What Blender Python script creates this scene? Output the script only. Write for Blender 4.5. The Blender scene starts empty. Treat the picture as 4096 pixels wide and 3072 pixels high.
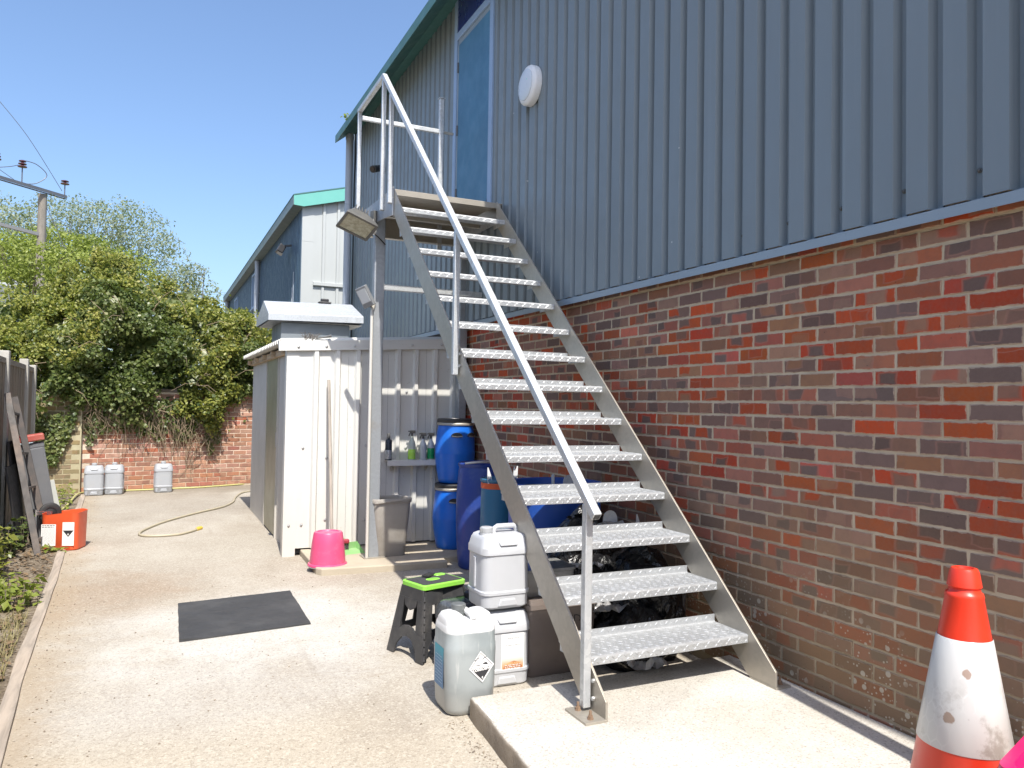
import bpy, bmesh, math, random
import numpy as np
from mathutils import Vector, Matrix, noise as mnoise
random.seed(7); rng = np.random.default_rng(11)
S = bpy.context.scene
COL = S.collection
# ------------------------------------------------------------------ camera
CAM = Vector((-3.0100, 0.0, 1.5060)); YAW, PIT, ROL, FPX = 0.43730, 0.02720, 0.01660, 3057.7
def cam_axes():
    f = Vector((math.sin(YAW)*math.cos(PIT), math.cos(YAW)*math.cos(PIT), math.sin(PIT)))
    r = Vector((math.cos(YAW), -math.sin(YAW), 0)); u = r.cross(f)
    c, s = math.cos(ROL), math.sin(ROL)
    return r*c+u*s, u*c-r*s, f
cr_, cu_, cf_ = cam_axes()
cd = bpy.data.cameras.new('camera'); cam = bpy.data.objects.new('camera', cd); COL.objects.link(cam)
cd.sensor_fit = 'HORIZONTAL'; cd.sensor_width = 36.0; cd.lens = 36.0*FPX/4096.0
cd.clip_start = 0.05; cd.clip_end = 2000
mw = Matrix.Identity(4)
for i in range(3):
    mw[i][0], mw[i][1], mw[i][2], mw[i][3] = cr_[i], cu_[i], -cf_[i], CAM[i]
cam.matrix_world = mw; S.camera = cam
def to_px(p):          # position in the 1024 x 768 frame and depth
    d = Vector(p)-CAM; z = d.dot(cf_)
    if z < .05: return None
    return 512+FPX/4*d.dot(cr_)/z, 384-FPX/4*d.dot(cu_)/z, z
# ------------------------------------------------------------------ sky and sun
TOSUN = Vector((-0.065, -0.667, 1.0)).normalized()
W = bpy.data.worlds.new('World'); S.world = W; W.use_nodes = True
wn, wl = W.node_tree.nodes, W.node_tree.links
bg = wn['Background']; sky = wn.new('ShaderNodeTexSky'); sky.sky_type = 'NISHITA'; sky.sun_disc = False
sky.sun_elevation = math.asin(TOSUN.z); sky.sun_rotation = math.atan2(TOSUN.x, TOSUN.y)
sky.altitude = 50; sky.air_density = 1.0; sky.dust_density = 2.6; sky.ozone_density = 5.0
wl.new(sky.outputs[0], bg.inputs[0]); bg.inputs[1].default_value = 0.135
sl = bpy.data.lights.new('sun', 'SUN'); sl.energy = 3.75; sl.angle = math.radians(0.53); sl.color = (1.0, .95, .87)
so = bpy.data.objects.new('sun', sl); COL.objects.link(so); so.location = (-6, -20, 30)
so.rotation_euler = (-TOSUN).to_track_quat('-Z', 'Y').to_euler()
S.view_settings.view_transform = 'Standard'; S.view_settings.look = 'None'
S.view_settings.exposure = 0.90; S.view_settings.gamma = 1.0; S.view_settings.use_curve_mapping = False
S.cycles.max_bounces = 7; S.cycles.diffuse_bounces = 4; S.cycles.transparent_max_bounces = 12; S.cycles.caustics_reflective = False; S.cycles.caustics_refractive = False
S.cycles.sample_clamp_indirect = 6.0
# ------------------------------------------------------------------ helpers
class MB:
    """collects shapes and links them as ONE mesh object"""
    def __init__(s): s.v = []; s.f = []; s.uv = None
    def add(s, vs, fs):
        o = len(s.v); s.v += [tuple(v) for v in vs]; s.f += [tuple(i+o for i in f) for f in fs]; return s
    def box(s, c, d, R=None):
        h = Vector(d)/2; c = Vector(c); vs = []
        for x in (-1, 1):
            for y in (-1, 1):
                for z in (-1, 1):
                    q = Vector((x*h.x, y*h.y, z*h.z)); vs.append(c+(R @ q if R else q))
        return s.add(vs, [(0,1,3,2),(4,6,7,5),(0,4,5,1),(2,3,7,6),(0,2,6,4),(1,5,7,3)])
    def box2(s, a, b):
        a, b = Vector(a), Vector(b); return s.box((a+b)/2, b-a)
    def bar(s, p, q, w, h, up=(0,0,1)):
        p, q = Vector(p), Vector(q); d = q-p; z = d.normalized(); x = Vector(up).cross(z)
        if x.length < 1e-4: x = Vector((1,0,0))
        x.normalize(); y = z.cross(x); R = Matrix((x,y,z)).transposed()
        return s.box((p+q)/2, (w,h,d.length), R)
    def tube(s, path, r, n=10, caps=True, closed=False):
        path = [Vector(p) for p in path]; m = len(path); rs = r if isinstance(r, (list,tuple)) else [r]*m
        t0 = (path[1]-path[0]).normalized(); a = t0.orthogonal().normalized(); vs = []; fs = []
        for i, p in enumerate(path):
            t = (path[min(i+1,m-1)]-path[max(i-1,0)])
            if closed: t = path[(i+1)%m]-path[i-1]
            t.normalize(); a = (a-t*a.dot(t)); a = a.normalized() if a.length > 1e-6 else t.orthogonal().normalized()
            b = t.cross(a)
            for k in range(n):
                an = 2*math.pi*k/n; vs.append(p+(a*math.cos(an)+b*math.sin(an))*rs[i])
        for i in range(m if closed else m-1):
            j = (i+1) % m
            for k in range(n):
                fs.append((i*n+k, i*n+(k+1)%n, j*n+(k+1)%n, j*n+k))
        if caps and not closed:
            fs.append(tuple(range(n-1,-1,-1))); fs.append(tuple((m-1)*n+k for k in range(n)))
        return s.add(vs, fs)
    def lathe(s, c, prof, n=28, capb=True, capt=True):
        c = Vector(c); vs = []; fs = []; m = len(prof)
        for r, z in prof:
            for k in range(n):
                a = 2*math.pi*k/n; vs.append(c+Vector((r*math.cos(a), r*math.sin(a), z)))
        for i in range(m-1):
            for k in range(n): fs.append((i*n+k, i*n+(k+1)%n, (i+1)*n+(k+1)%n, (i+1)*n+k))
        if capb: fs.append(tuple(range(n-1,-1,-1)))
        if capt: fs.append(tuple((m-1)*n+k for k in range(n)))
        return s.add(vs, fs)
    def loft(s, secs, k=4, capb=True, capt=True):
        """secs: (cx, cy, z, w, d, r) rounded rectangles"""
        vs = []; fs = []; n = 4*(k+1)
        for cx, cy, z, w, d, r in secs:
            r = min(r, w/2-1e-4, d/2-1e-4)
            for q, (sx, sy) in enumerate(((1,1),(-1,1),(-1,-1),(1,-1))):
                for i in range(k+1):
                    a = math.pi/2*(q+i/k); vs.append((cx+sx*(w/2-r)+r*math.cos(a), cy+sy*(d/2-r)+r*math.sin(a), z))
        for i in range(len(secs)-1):
            for j in range(n): fs.append((i*n+j, i*n+(j+1)%n, (i+1)*n+(j+1)%n, (i+1)*n+j))
        if capb: fs.append(tuple(range(n-1,-1,-1)))
        if capt: fs.append(tuple((len(secs)-1)*n+j for j in range(n)))
        return s.add(vs, fs)
    def prism(s, pts, axis, a, b):
        """polygon in the plane across axis ('x': (y,z), 'y': (x,z), 'z': (x,y)) pulled from a to b"""
        n = len(pts)
        def P(p, t): return {'x': (t,p[0],p[1]), 'y': (p[0],t,p[1]), 'z': (p[0],p[1],t)}[axis]
        vs = [P(p,a) for p in pts]+[P(p,b) for p in pts]
        fs = [tuple(range(n-1,-1,-1)), tuple(range(n,2*n))]+[(i,(i+1)%n,n+(i+1)%n,n+i) for i in range(n)]
        return s.add(vs, fs)
    def sheet(s, pts, a, b, axis):
        """open profile line swept along axis from a to b, one-sided sheet"""
        n = len(pts)
        def P(p, t): return {'x': (t,p[0],p[1]), 'y': (p[0],t,p[1]), 'z': (p[0],p[1],t)}[axis]
        return s.add([P(p,a) for p in pts]+[P(p,b) for p in pts], [(i,i+1,n+i+1,n+i) for i in range(n-1)])
    def xform(s, M):
        s.v = [tuple(M @ Vector(v)) for v in s.v]; return s
    def mesh(s, name, fix=True):
        me = bpy.data.meshes.new(name); me.from_pydata(s.v, [], s.f); me.update()
        if fix:
            bm = bmesh.new(); bm.from_mesh(me); bmesh.ops.recalc_face_normals(bm, faces=bm.faces); bm.to_mesh(me); bm.free()
        return me
    def build(s, name, mat, parent=None, smooth=None, bevel=0, seg=2, solid=0, fix=True):
        me = s.mesh(name, fix); o = bpy.data.objects.new(name, me); COL.objects.link(o)
        if mat: me.materials.append(mat)
        if parent:
            o.parent = parent; o.matrix_parent_inverse = parent.matrix_basis.inverted()
        if smooth: shade(me, smooth)
        if solid:
            m = o.modifiers.new('solid', 'SOLIDIFY'); m.thickness = solid; m.offset = 0
        if bevel:
            m = o.modifiers.new('bevel', 'BEVEL'); m.width = bevel; m.segments = seg; m.limit_method = 'ANGLE'; m.angle_limit = math.radians(35)
        return o
def shade(me, ang=40):
    for p in me.polygons: p.use_smooth = True
    me.set_sharp_from_angle(angle=math.radians(ang))
def empty(name, loc=(0,0,0), rz=0):
    o = bpy.data.objects.new(name, None); COL.objects.link(o); o.empty_display_size = .1
    o.location = loc; o.rotation_euler = (0,0,rz); return o
def tag(o, label=None, cat=None, group=None, kind=None):
    if label: o['label'] = label
    if cat: o['category'] = cat
    if group: o['group'] = group
    if kind: o['kind'] = kind
    return o
def thing(name, label, cat, loc=(0,0,0), group=None, rz=0):
    return tag(empty(name, loc, rz), label, cat, group)
def local(o, parent):      # parts drawn in the parent's own space
    o.matrix_parent_inverse = Matrix.Identity(4); return o
def inst(me, name, parent, loc, R=None, sc=None):
    o = bpy.data.objects.new(name, me); COL.objects.link(o); o.location = loc
    if R is not None: o.rotation_euler = R
    if sc is not None: o.scale = sc
    if parent: o.parent = parent; o.matrix_parent_inverse = parent.matrix_basis.inverted()
    return o
def copy_thing(root, loc, rz, label, group=None):
    r = root.copy(); COL.objects.link(r); r.location = loc; r.rotation_euler = (0,0,rz); r['label'] = label
    if group: r['group'] = group
    def rec(src, dst):
        for ch in list(src.children):
            c = ch.copy(); COL.objects.link(c); c.parent = dst; rec(ch, c)
    rec(root, r); return r
# ------------------------------------------------------------------ materials
class NT:
    def __init__(s, name):
        s.m = bpy.data.materials.new(name); s.m.use_nodes = True; s.t = s.m.node_tree; s.b = s.t.nodes['Principled BSDF']; s.out = s.t.nodes['Material Output']
        s._pos = None; s._obj = None
    def n(s, typ, **kw):
        nd = s.t.nodes.new('ShaderNode'+typ)
        for k, v in kw.items(): setattr(nd, k, v)
        return nd
    def set(s, sock, v):
        if isinstance(v, bpy.types.NodeSocket): s.t.links.new(v, sock)
        elif isinstance(v, (tuple, list)) and len(v) == 3 and sock.type == 'RGBA': sock.default_value = (*v, 1)
        else: sock.default_value = v
    def pos(s):
        if s._pos is None: s._pos = s.n('NewGeometry')
        return s._pos.outputs['Position']
    def objc(s):
        if s._obj is None: s._obj = s.n('TexCoord')
        return s._obj.outputs['Object']
    def math(s, op, a, b=0.0, c=None, clamp=False):
        nd = s.n('Math', operation=op, use_clamp=clamp); s.set(nd.inputs[0], a); s.set(nd.inputs[1], b)
        if c is not None: s.set(nd.inputs[2], c)
        return nd.outputs[0]
    def noise(s, vec, scale, detail=3, rough=.55, dist=0, col=False):
        nd = s.n('TexNoise'); s.set(nd.inputs['Vector'], vec); nd.inputs['Scale'].default_value = scale
        nd.inputs['Detail'].default_value = detail; nd.inputs['Roughness'].default_value = rough; nd.inputs['Distortion'].default_value = dist
        return nd.outputs['Color' if col else 'Fac']
    def vor(s, vec, scale, feature='F1', out='Distance', rand=1.0):
        nd = s.n('TexVoronoi', feature=feature); s.set(nd.inputs['Vector'], vec); nd.inputs['Scale'].default_value = scale; nd.inputs['Randomness'].default_value = rand
        return nd.outputs[out]
    def ramp(s, fac, a, b, lo=0.0, hi=1.0, smooth=True):
        nd = s.n('MapRange', clamp=True); nd.interpolation_type = 'SMOOTHSTEP' if smooth else 'LINEAR'
        s.set(nd.inputs['Value'], fac); nd.inputs['From Min'].default_value = a; nd.inputs['From Max'].default_value = b
        nd.inputs['To Min'].default_value = lo; nd.inputs['To Max'].default_value = hi; return nd.outputs[0]
    def mix(s, f, a, b, mode='MIX'):
        nd = s.n('Mix', data_type='RGBA', blend_type=mode); s.set(nd.inputs[0], f); s.set(nd.inputs[6], a); s.set(nd.inputs[7], b); return nd.outputs[2]
    def cramp(s, fac, stops, mode='LINEAR'):
        nd = s.n('ValToRGB'); nd.color_ramp.interpolation = mode; el = nd.color_ramp.elements
        while len(el) < len(stops): el.new(.5)
        for e, (p, c) in zip(el, stops): e.position = p; e.color = (*c, 1)
        s.set(nd.inputs[0], fac); return nd.outputs[0]
    def sep(s, vec):
        nd = s.n('SeparateXYZ'); s.set(nd.inputs[0], vec); return nd.outputs
    def comb(s, x, y, z):
        nd = s.n('CombineXYZ'); s.set(nd.inputs[0], x); s.set(nd.inputs[1], y); s.set(nd.inputs[2], z); return nd.outputs[0]
    def mapv(s, vec, scale=(1,1,1), loc=(0,0,0)):
        nd = s.n('Mapping'); s.set(nd.inputs[0], vec); nd.inputs['Scale'].default_value = scale; nd.inputs['Location'].default_value = loc; return nd.outputs[0]
    def bump(s, h, strength=.3, dist=.01):
        nd = s.n('Bump'); nd.inputs['Strength'].default_value = strength; nd.inputs['Distance'].default_value = dist; s.set(nd.inputs['Height'], h)
        s.t.links.new(nd.outputs[0], s.b.inputs['Normal'])
    def rnd(s): # 0..1 per object and per island
        a = s.n('ObjectInfo').outputs['Random']; b = s.n('NewGeometry').outputs['Random Per Island']
        return s.math('FRACT', s.math('ADD', a, b))
    def fin(s, base, rough=.6, metal=0, spec=None):
        s.set(s.b.inputs['Base Color'], base); s.set(s.b.inputs['Roughness'], rough); s.set(s.b.inputs['Metallic'], metal)
        if spec is not None: s.b.inputs['Specular IOR Level'].default_value = spec
        return s.m
def sc(c, k): return tuple(min(1, x*k) for x in c)
def plain(name, c, rough=.5, metal=0, var=.12, ns=9, dirt=None, dirt_amt=.35, bump=0, bscale=60, spec=None, world=True):
    t = NT(name); v = t.pos() if world else t.objc()
    col = t.mix(t.noise(v, ns, 4), sc(c, 1-var), sc(c, 1+var))
    if dirt:
        f = t.math('MULTIPLY', t.ramp(t.noise(v, ns*.35, 6, .65), .45, .72), dirt_amt); col = t.mix(f, col, dirt)
    f2 = t.math('MULTIPLY', t.ramp(t.noise(v, 55, 3), .66, .72), .35); col = t.mix(f2, col, sc(c, .62))
    if bump: t.bump(t.noise(v, bscale, 4), bump, .004)
    r = t.ramp(t.noise(v, ns*1.7, 3), .3, .7, rough*.85, min(1, rough*1.15))
    return t.fin(col, r, metal, spec)
# ground
def mat_yard():
    t = NT('yard_surface'); p = t.pos(); q = t.sep(p)
    big = t.noise(p, .55, 5, .6); mid = t.noise(p, 2.3, 5, .6)
    col = t.cramp(t.noise(t.mapv(p, (1,.7,1)), .9, 5, .62), [(.28, (.28,.238,.188)), (.5, (.355,.317,.262)), (.72, (.43,.40,.345))])
    # rusty brown stain, left of the yard
    def spot(x, y, rx, ry):
        dx = t.math('DIVIDE', t.math('SUBTRACT', q[0], x), rx); dy = t.math('DIVIDE', t.math('SUBTRACT', q[1], y), ry)
        d = t.math('ADD', t.math('MULTIPLY', dx, dx), t.math('MULTIPLY', dy, dy))
        return t.ramp(t.math('ADD', d, t.math('MULTIPLY', t.math('SUBTRACT', mid, .5), 2.4)), 0.0, 1.25, 1.0, 0.0)
    col = t.mix(t.math('MULTIPLY', spot(-3.35, 6.7, .75, .9), .55), col, (.27,.19,.125))
    col = t.mix(t.math('MULTIPLY', spot(-2.5, 8.3, 1.4, .8), .40), col, (.40,.37,.31))
    col = t.mix(t.math('MULTIPLY', spot(-2.3, 5.4, 1.25, 1.0), .62), col, (.53,.525,.50))
    col = t.mix(t.math('MULTIPLY', spot(-2.7, 4.4, 1.0, .8), .35), col, (.49,.485,.47))
    col = t.mix(t.math('MULTIPLY', spot(-2.9, 3.0, 1.9, .9), .45), col, (.45,.395,.305))
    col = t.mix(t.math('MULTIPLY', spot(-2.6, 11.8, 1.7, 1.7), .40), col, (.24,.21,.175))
    # aggregate
    v1 = t.vor(p, 95, out='Color'); vs = t.sep(v1)[0]; vd = t.vor(p, 95)
    col = t.mix(t.ramp(vs, .72, .95, 0, .30), col, (.62,.57,.48)); col = t.mix(t.ramp(vs, .22, .04, 0, .32), col, (.17,.14,.105))
    v2 = t.sep(t.vor(p, 230, out='Color'))[1]; col = t.mix(t.ramp(v2, .7, 1, 0, .35), col, (.16,.135,.105)); col = t.mix(t.ramp(v2, .25, 0, 0, .25), col, (.6,.57,.5))
    # small dark crumbs
    v3 = t.vor(p, 5.5); col = t.mix(t.ramp(v3, .035, .025, 0, .75), col, (.05,.045,.04))
    # tyre scuffs, drifted dirt by the edging and the walls, damp runs
    ty = t.ramp(t.noise(t.mapv(p, (7,.35,1), (.3,0,0)), 1.0, 4, .6), .60, .74); col = t.mix(t.math('MULTIPLY', t.math('MULTIPLY', ty, t.ramp(t.noise(p, .8, 3), .4, .6)), .28), col, (.20,.165,.125))
    dr = t.ramp(t.math('ADD', t.math('MULTIPLY', q[0], -1.0), t.math('ADD', t.math('MULTIPLY', q[1], -.037), t.math('MULTIPLY', t.noise(p, 4, 5, .65), .5))), 3.35, 3.72); col = t.mix(t.math('MULTIPLY', dr, .55), col, (.33,.255,.17))
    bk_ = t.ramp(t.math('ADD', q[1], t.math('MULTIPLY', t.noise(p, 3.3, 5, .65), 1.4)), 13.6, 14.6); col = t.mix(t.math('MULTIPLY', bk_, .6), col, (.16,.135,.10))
    st = t.ramp(t.noise(t.mapv(p, (.55,1.7,1), (4,2,0)), 1.6, 6, .7, .6), .60, .70); col = t.mix(t.math('MULTIPLY', st, .30), col, (.23,.18,.125))
    h = t.math('ADD', t.math('MULTIPLY', vd, .8), t.math('MULTIPLY', t.noise(p, 40, 4), .7)); t.bump(h, .30, .005)
    return t.fin(col, .88, 0, .3)
def mat_slab():
    t = NT('cast_concrete'); p = t.pos(); q = t.sep(p)
    col = t.cramp(t.noise(p, 1.6, 6, .65), [(.3, (.47,.435,.375)), (.55, (.56,.53,.475)), (.75, (.62,.60,.55))])
    v = t.sep(t.vor(p, 150, out='Color'))[0]; col = t.mix(t.ramp(v, .8, .95, 0, .5), col, (.24,.21,.175)); col = t.mix(t.ramp(v, .2, .02, 0, .35), col, (.72,.70,.66))
    v = t.sep(t.vor(p, 420, out='Color'))[1]; col = t.mix(t.ramp(v, .75, 1, 0, .3), col, (.34,.30,.25))
    v3 = t.vor(p, 7); col = t.mix(t.ramp(v3, .05, .03, 0, .5), col, (.14,.12,.09))
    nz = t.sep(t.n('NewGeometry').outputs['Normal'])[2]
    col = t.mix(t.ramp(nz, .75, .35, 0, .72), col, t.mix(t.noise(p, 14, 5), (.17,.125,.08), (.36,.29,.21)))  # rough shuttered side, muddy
    t.bump(t.math('ADD', t.noise(p, 70, 5, .7), t.math('MULTIPLY', t.noise(p, 260, 2), .5)), .45, .006)
    return t.fin(col, .9, 0, .25)
def mat_brick(name, stops, mossy=True, tone2=None, grime=(.26,.19,.105)):
    t = NT(name); r = t.rnd(); uv = t.sep(t.n('UVMap').outputs[0]); p = t.pos(); q = t.sep(p)
    wn_ = t.n('TexWhiteNoise', noise_dimensions='1D'); t.set(wn_.inputs['W'], t.math('MULTIPLY', r, 913.7)); w = t.sep(wn_.outputs['Color'])
    c1 = t.cramp(r, stops, 'CONSTANT')
    wn2 = t.n('TexWhiteNoise', noise_dimensions='1D'); t.set(wn2.inputs['W'], t.math('MULTIPLY', r, 377.1)); r2 = wn2.outputs['Value']
    c2 = t.cramp(r2, tone2 or stops, 'CONSTANT')
    nz = t.noise(p, 16, 4, .6); nv = t.math('MULTIPLY', t.math('SUBTRACT', nz, .5), .9)
    # kiss mark left in the kiln: a rounded band across the face
    u = t.math('SUBTRACT', uv[0], t.math('MULTIPLY', t.math('SUBTRACT', w[0], .5), 1.5)); v_ = t.math('SUBTRACT', uv[1], t.math('MULTIPLY', t.math('SUBTRACT', w[1], .5), 1.1))
    d = t.math('MAXIMUM', t.math('MULTIPLY', t.math('ABSOLUTE', u), 1.35), t.math('MULTIPLY', t.math('ABSOLUTE', v_), .75))
    d = t.math('ADD', d, t.math('MULTIPLY', t.math('SUBTRACT', t.noise(p, 8, 2, .45), .5), 1.0)); inside = t.ramp(d, .78, .46); on = t.ramp(w[2], .36, .40)
    k = t.math('MULTIPLY', inside, on)
    col = t.mix(k, c1, c2)
    hs = t.n('HueSaturation'); t.set(hs.inputs['Color'], col); t.set(hs.inputs['Value'], t.math('ADD', .62, t.math('MULTIPLY', w[0], .46))); t.set(hs.inputs['Saturation'], t.math('ADD', .92, t.math('MULTIPLY', w[1], .36))); t.set(hs.inputs['Hue'], t.math('ADD', .493, t.math('MULTIPLY', r2, .011))); col = hs.outputs[0]
    ring = t.math('MULTIPLY', t.math('MULTIPLY', t.ramp(t.math('ABSOLUTE', t.math('SUBTRACT', d, .66)), .10, .03), on), .40)
    col = t.mix(ring, col, (.40,.19,.135))
    col = t.mix(t.math('MULTIPLY', t.ramp(nz, .42, .68), .42), col, t.mix(.5, col, (.09,.06,.05)))
    col = t.mix(t.math('MULTIPLY', t.noise(p, 70, 3), .35), col, (.25,.17,.13))
    if mossy:
        eg = t.math('MAXIMUM', t.ramp(t.math('ABSOLUTE', uv[0]), .86, 1.02), t.ramp(t.math('ABSOLUTE', uv[1]), .62, 1.02)); eg = t.ramp(t.math('ADD', eg, t.math('MULTIPLY', t.math('SUBTRACT', t.noise(p, 24, 4, .6), .5), 1.6)), .62, .92); col = t.mix(t.math('MULTIPLY', eg, .75), col, (.47,.36,.26))
        f = t.math('MULTIPLY', t.ramp(t.math('ADD', q[2], t.math('MULTIPLY', t.math('SUBTRACT', t.noise(p, 2.2, 4), .5), .9)), 1.35, .15), .62); col = t.mix(f, col, t.mix(t.noise(p, 9, 3), grime, (.27,.19,.10)))
        low = t.ramp(t.math('ADD', q[2], t.math('MULTIPLY', t.noise(p, 3, 3), .35)), .95, .50); lich = t.math('MULTIPLY', t.math('MAXIMUM', t.ramp(t.vor(p, 17), .26, .20), t.ramp(t.vor(p, 41), .24, .16)), low)
        lich = t.math('MULTIPLY', lich, t.ramp(t.noise(p, 2.6, 3), .44, .56)); col = t.mix(t.math('MULTIPLY', lich, .75), col, (.56,.51,.39))
    dots = t.ramp(t.vor(p, 26), .075, .05); dots = t.math('MULTIPLY', dots, t.ramp(t.noise(p, 4, 2), .52, .6)); col = t.mix(t.math('MULTIPLY', dots, .8), col, (.035,.025,.022))
    t.bump(t.math('ADD', t.noise(p, 90, 4, .7), t.math('MULTIPLY', nz, .7)), .35, .004)
    return t.fin(col, .85, 0, .3)
def mat_mortar(name, c=(.54,.43,.295)):
    t = NT(name); p = t.pos(); q = t.sep(p)
    col = t.mix(t.noise(p, 7, 5, .65), sc(c, .72), sc(c, 1.22)); col = t.mix(t.ramp(t.noise(t.mapv(p, (1,.3,3)), 1.1, 3), .45, .7, 0, .6), col, (.58,.49,.36))
    f = t.ramp(q[2], .7, .1, 0, .45); col = t.mix(f, col, (.30,.245,.14))
    t.bump(t.noise(p, 110, 5, .7), .6, .006); return t.fin(col, .95, 0, .2)
def mat_galv(name, c=(.60,.62,.63), metal=.55, rough=.48, sp=1.0):
    t = NT(name); p = t.pos(); a = t.sep(t.vor(t.mapv(p, (1,1,1)), 42, out='Color'))[0]
    col = t.mix(t.ramp(a, 0, 1, 0, .55*sp), c, sc(c, .72)); col = t.mix(t.math('MULTIPLY', t.ramp(t.noise(p, 5, 5, .6), .5, .75), .5), col, sc(c, 1.22))
    col = t.mix(t.math('MULTIPLY', t.ramp(t.noise(p, 2.2, 5, .7), .60, .75), .4), col, (.30,.26,.20))
    r = t.ramp(a, 0, 1, rough-.1*sp, rough+.14*sp); t.bump(t.noise(p, 180, 2), .06, .002); return t.fin(col, r, metal)
def mat_clad(name, c, spec_dots=True):
    t = NT(name); p = t.pos()
    col = t.mix(t.noise(t.mapv(p, (1,1,.15)), 3.2, 5, .6), sc(c, .90), sc(c, 1.10))
    streak = t.ramp(t.noise(t.mapv(p, (1,14,.35)), 1.3, 4, .6), .55, .8); col = t.mix(t.math('MULTIPLY', streak, .22), col, sc(c, 1.35))
    d = t.math('MAXIMUM', t.ramp(t.vor(t.mapv(p, (0,1,1)), 2.7), .030, .016), t.math('MULTIPLY', t.ramp(t.vor(t.mapv(p, (0,1,1), (0,5,3)), 6.0), .05, .03), t.ramp(t.noise(p, 1.1, 2), .55, .6))); d = t.math('MULTIPLY', d, .7); col = t.mix(d, col, (.62,.63,.62))   # bird lime
    t.bump(t.noise(p, 400, 2), .08, .001); return t.fin(col, t.ramp(t.noise(p, 6, 3), .3, .7, .36, .5), 0)
def mat_paint(name, c, dirt=(.42,.37,.29), low=.30):
    t = NT(name); p = t.pos(); q = t.sep(p); col = t.mix(t.noise(t.mapv(p, (1,1,.3)), 4, 5, .6), sc(c, .94), sc(c, 1.04))
    f = t.math('MULTIPLY', t.ramp(t.math('ADD', q[2], t.math('MULTIPLY', t.noise(t.mapv(p, (3,3,.6)), 2.5, 4), 1.0)), 1.45, .35), low); col = t.mix(f, col, dirt)
    col = t.mix(t.math('MULTIPLY', t.ramp(t.noise(p, 33, 4, .7), .63, .72), .4), col, sc(dirt, .7)); return t.fin(col, .42, 0)
def mat_leaf(name, stops, trans=.35, rough=.55):
    t = NT(name); r = t.rnd(); p = t.pos(); col = t.cramp(t.math('FRACT', t.math('ADD', t.math('MULTIPLY', r, .45), t.math('MULTIPLY', t.noise(p, .9, 3, .6), .75))), stops)
    col = t.mix(t.math('MULTIPLY', t.noise(p, 30, 2), .3), col, sc(stops[len(stops)//2][1], .7))
    t.fin(col, rough, 0, .45); tr = t.n('BsdfTranslucent'); t.set(tr.inputs[0], t.mix(.5, col, (.30,.42,.05))); mx = t.n('MixShader'); mx.inputs[0].default_value = trans
    t.t.links.new(t.b.outputs[0], mx.inputs[1]); t.t.links.new(tr.outputs[0], mx.inputs[2]); t.t.links.new(mx.outputs[0], t.out.inputs[0]); return t.m
def mat_glass(name, c=(.9,.95,.95), rough=.08, trans=.85, ior=1.4):
    t = NT(name); t.b.inputs['Transmission Weight'].default_value = trans; t.b.inputs['IOR'].default_value = ior
    return t.fin(t.mix(t.noise(t.pos(), 20, 3), sc(c,.92), c), rough, 0)
def mat_poly(name, c, rough=.38, sss=.0, dirt=(.45,.42,.36), amt=.2, trans=0):
    t = NT(name); p = t.pos(); col = t.mix(t.noise(p, 12, 4), sc(c, .94), sc(c, 1.05))
    col = t.mix(t.math('MULTIPLY', t.ramp(t.noise(p, 5, 6, .7), .5, .72), amt), col, dirt)
    scr = t.ramp(t.noise(t.mapv(p, (40,40,2)), 1.5, 3), .66, .74); col = t.mix(t.math('MULTIPLY', scr, amt*.8), col, sc(c, 1.25))
    t.bump(t.noise(p, 90, 3), .07, .003)
    if trans: t.b.inputs['Transmission Weight'].default_value = trans
    if sss: t.b.inputs['Subsurface Weight'].default_value = sss; t.b.inputs['Subsurface Radius'].default_value = (.02,.02,.02)
    return t.fin(col, t.ramp(t.noise(p, 18, 3), .3, .7, rough*.85, rough*1.2), 0)
def mat_wood(name, c, along='z', grey=.3):
    t = NT(name); p = t.pos(); s = {'z': (9,9,.7), 'x': (.7,9,9), 'y': (9,.7,9)}[along]; g = t.noise(t.mapv(p, s), 3, 6, .65, .6)
    col = t.mix(t.ramp(g, .3, .7), sc(c, .62), sc(c, 1.2)); col = t.mix(t.math('MULTIPLY', t.noise(p, 1.7, 4), grey), col, (.33,.31,.28)); t.bump(g, .3, .004); return t.fin(col, .8)

YARD = mat_yard(); SLAB = mat_slab()
BRK = [(0, (.55,.085,.035)), (.17, (.41,.150,.095)), (.40, (.31,.155,.110)), (.62, (.185,.120,.100)), (.76, (.36,.195,.125)), (.90, (.48,.130,.065))]
BRK2 = [(0, (.16,.105,.085)), (.3, (.26,.14,.10)), (.55, (.38,.20,.135)), (.74, (.50,.085,.040)), (.9, (.30,.165,.115))]
BRICK = mat_brick('multi_red_brick', BRK, True, BRK2); MORTAR = mat_mortar('sandy_mortar')
BBRK = [(0, (.42,.23,.165)), (.25, (.50,.29,.21)), (.5, (.36,.20,.15)), (.7, (.53,.32,.24)), (.88, (.47,.19,.14))]
BACKBRICK = mat_brick('weathered_back_brick', BBRK, False, BBRK); BACKMORTAR = mat_mortar('pale_mortar', (.70,.59,.48))
PIERBRICK = mat_brick('algae_brick', [(0, (.30,.25,.13)), (.4, (.34,.27,.15)), (.7, (.25,.215,.11))], False)
CLAD = mat_clad('slate_blue_cladding', (.185,.222,.245)); CLAD2 = mat_clad('deep_blue_cladding', (.032,.075,.130)); CLADW = mat_paint('pale_grey_cladding', (.43,.45,.44), (.4,.4,.38), .15)
TRIM = plain('slate_blue_trim', (.25,.31,.36), .42, 0, .07, 4); GREEN = plain('green_flashing', (.065,.175,.165), .45, 0, .1, 3, (.05,.12,.11), .4); GREENSKY = plain('skylit_green_trim', (.17,.22,.215), .45, 0, .1, 4); GREENLIT = plain('sunlit_green_verge', (.13,.40,.345), .45, 0, .06, 3)  # far fascia and verge greens: skylight and sunlight put into the colours
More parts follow.
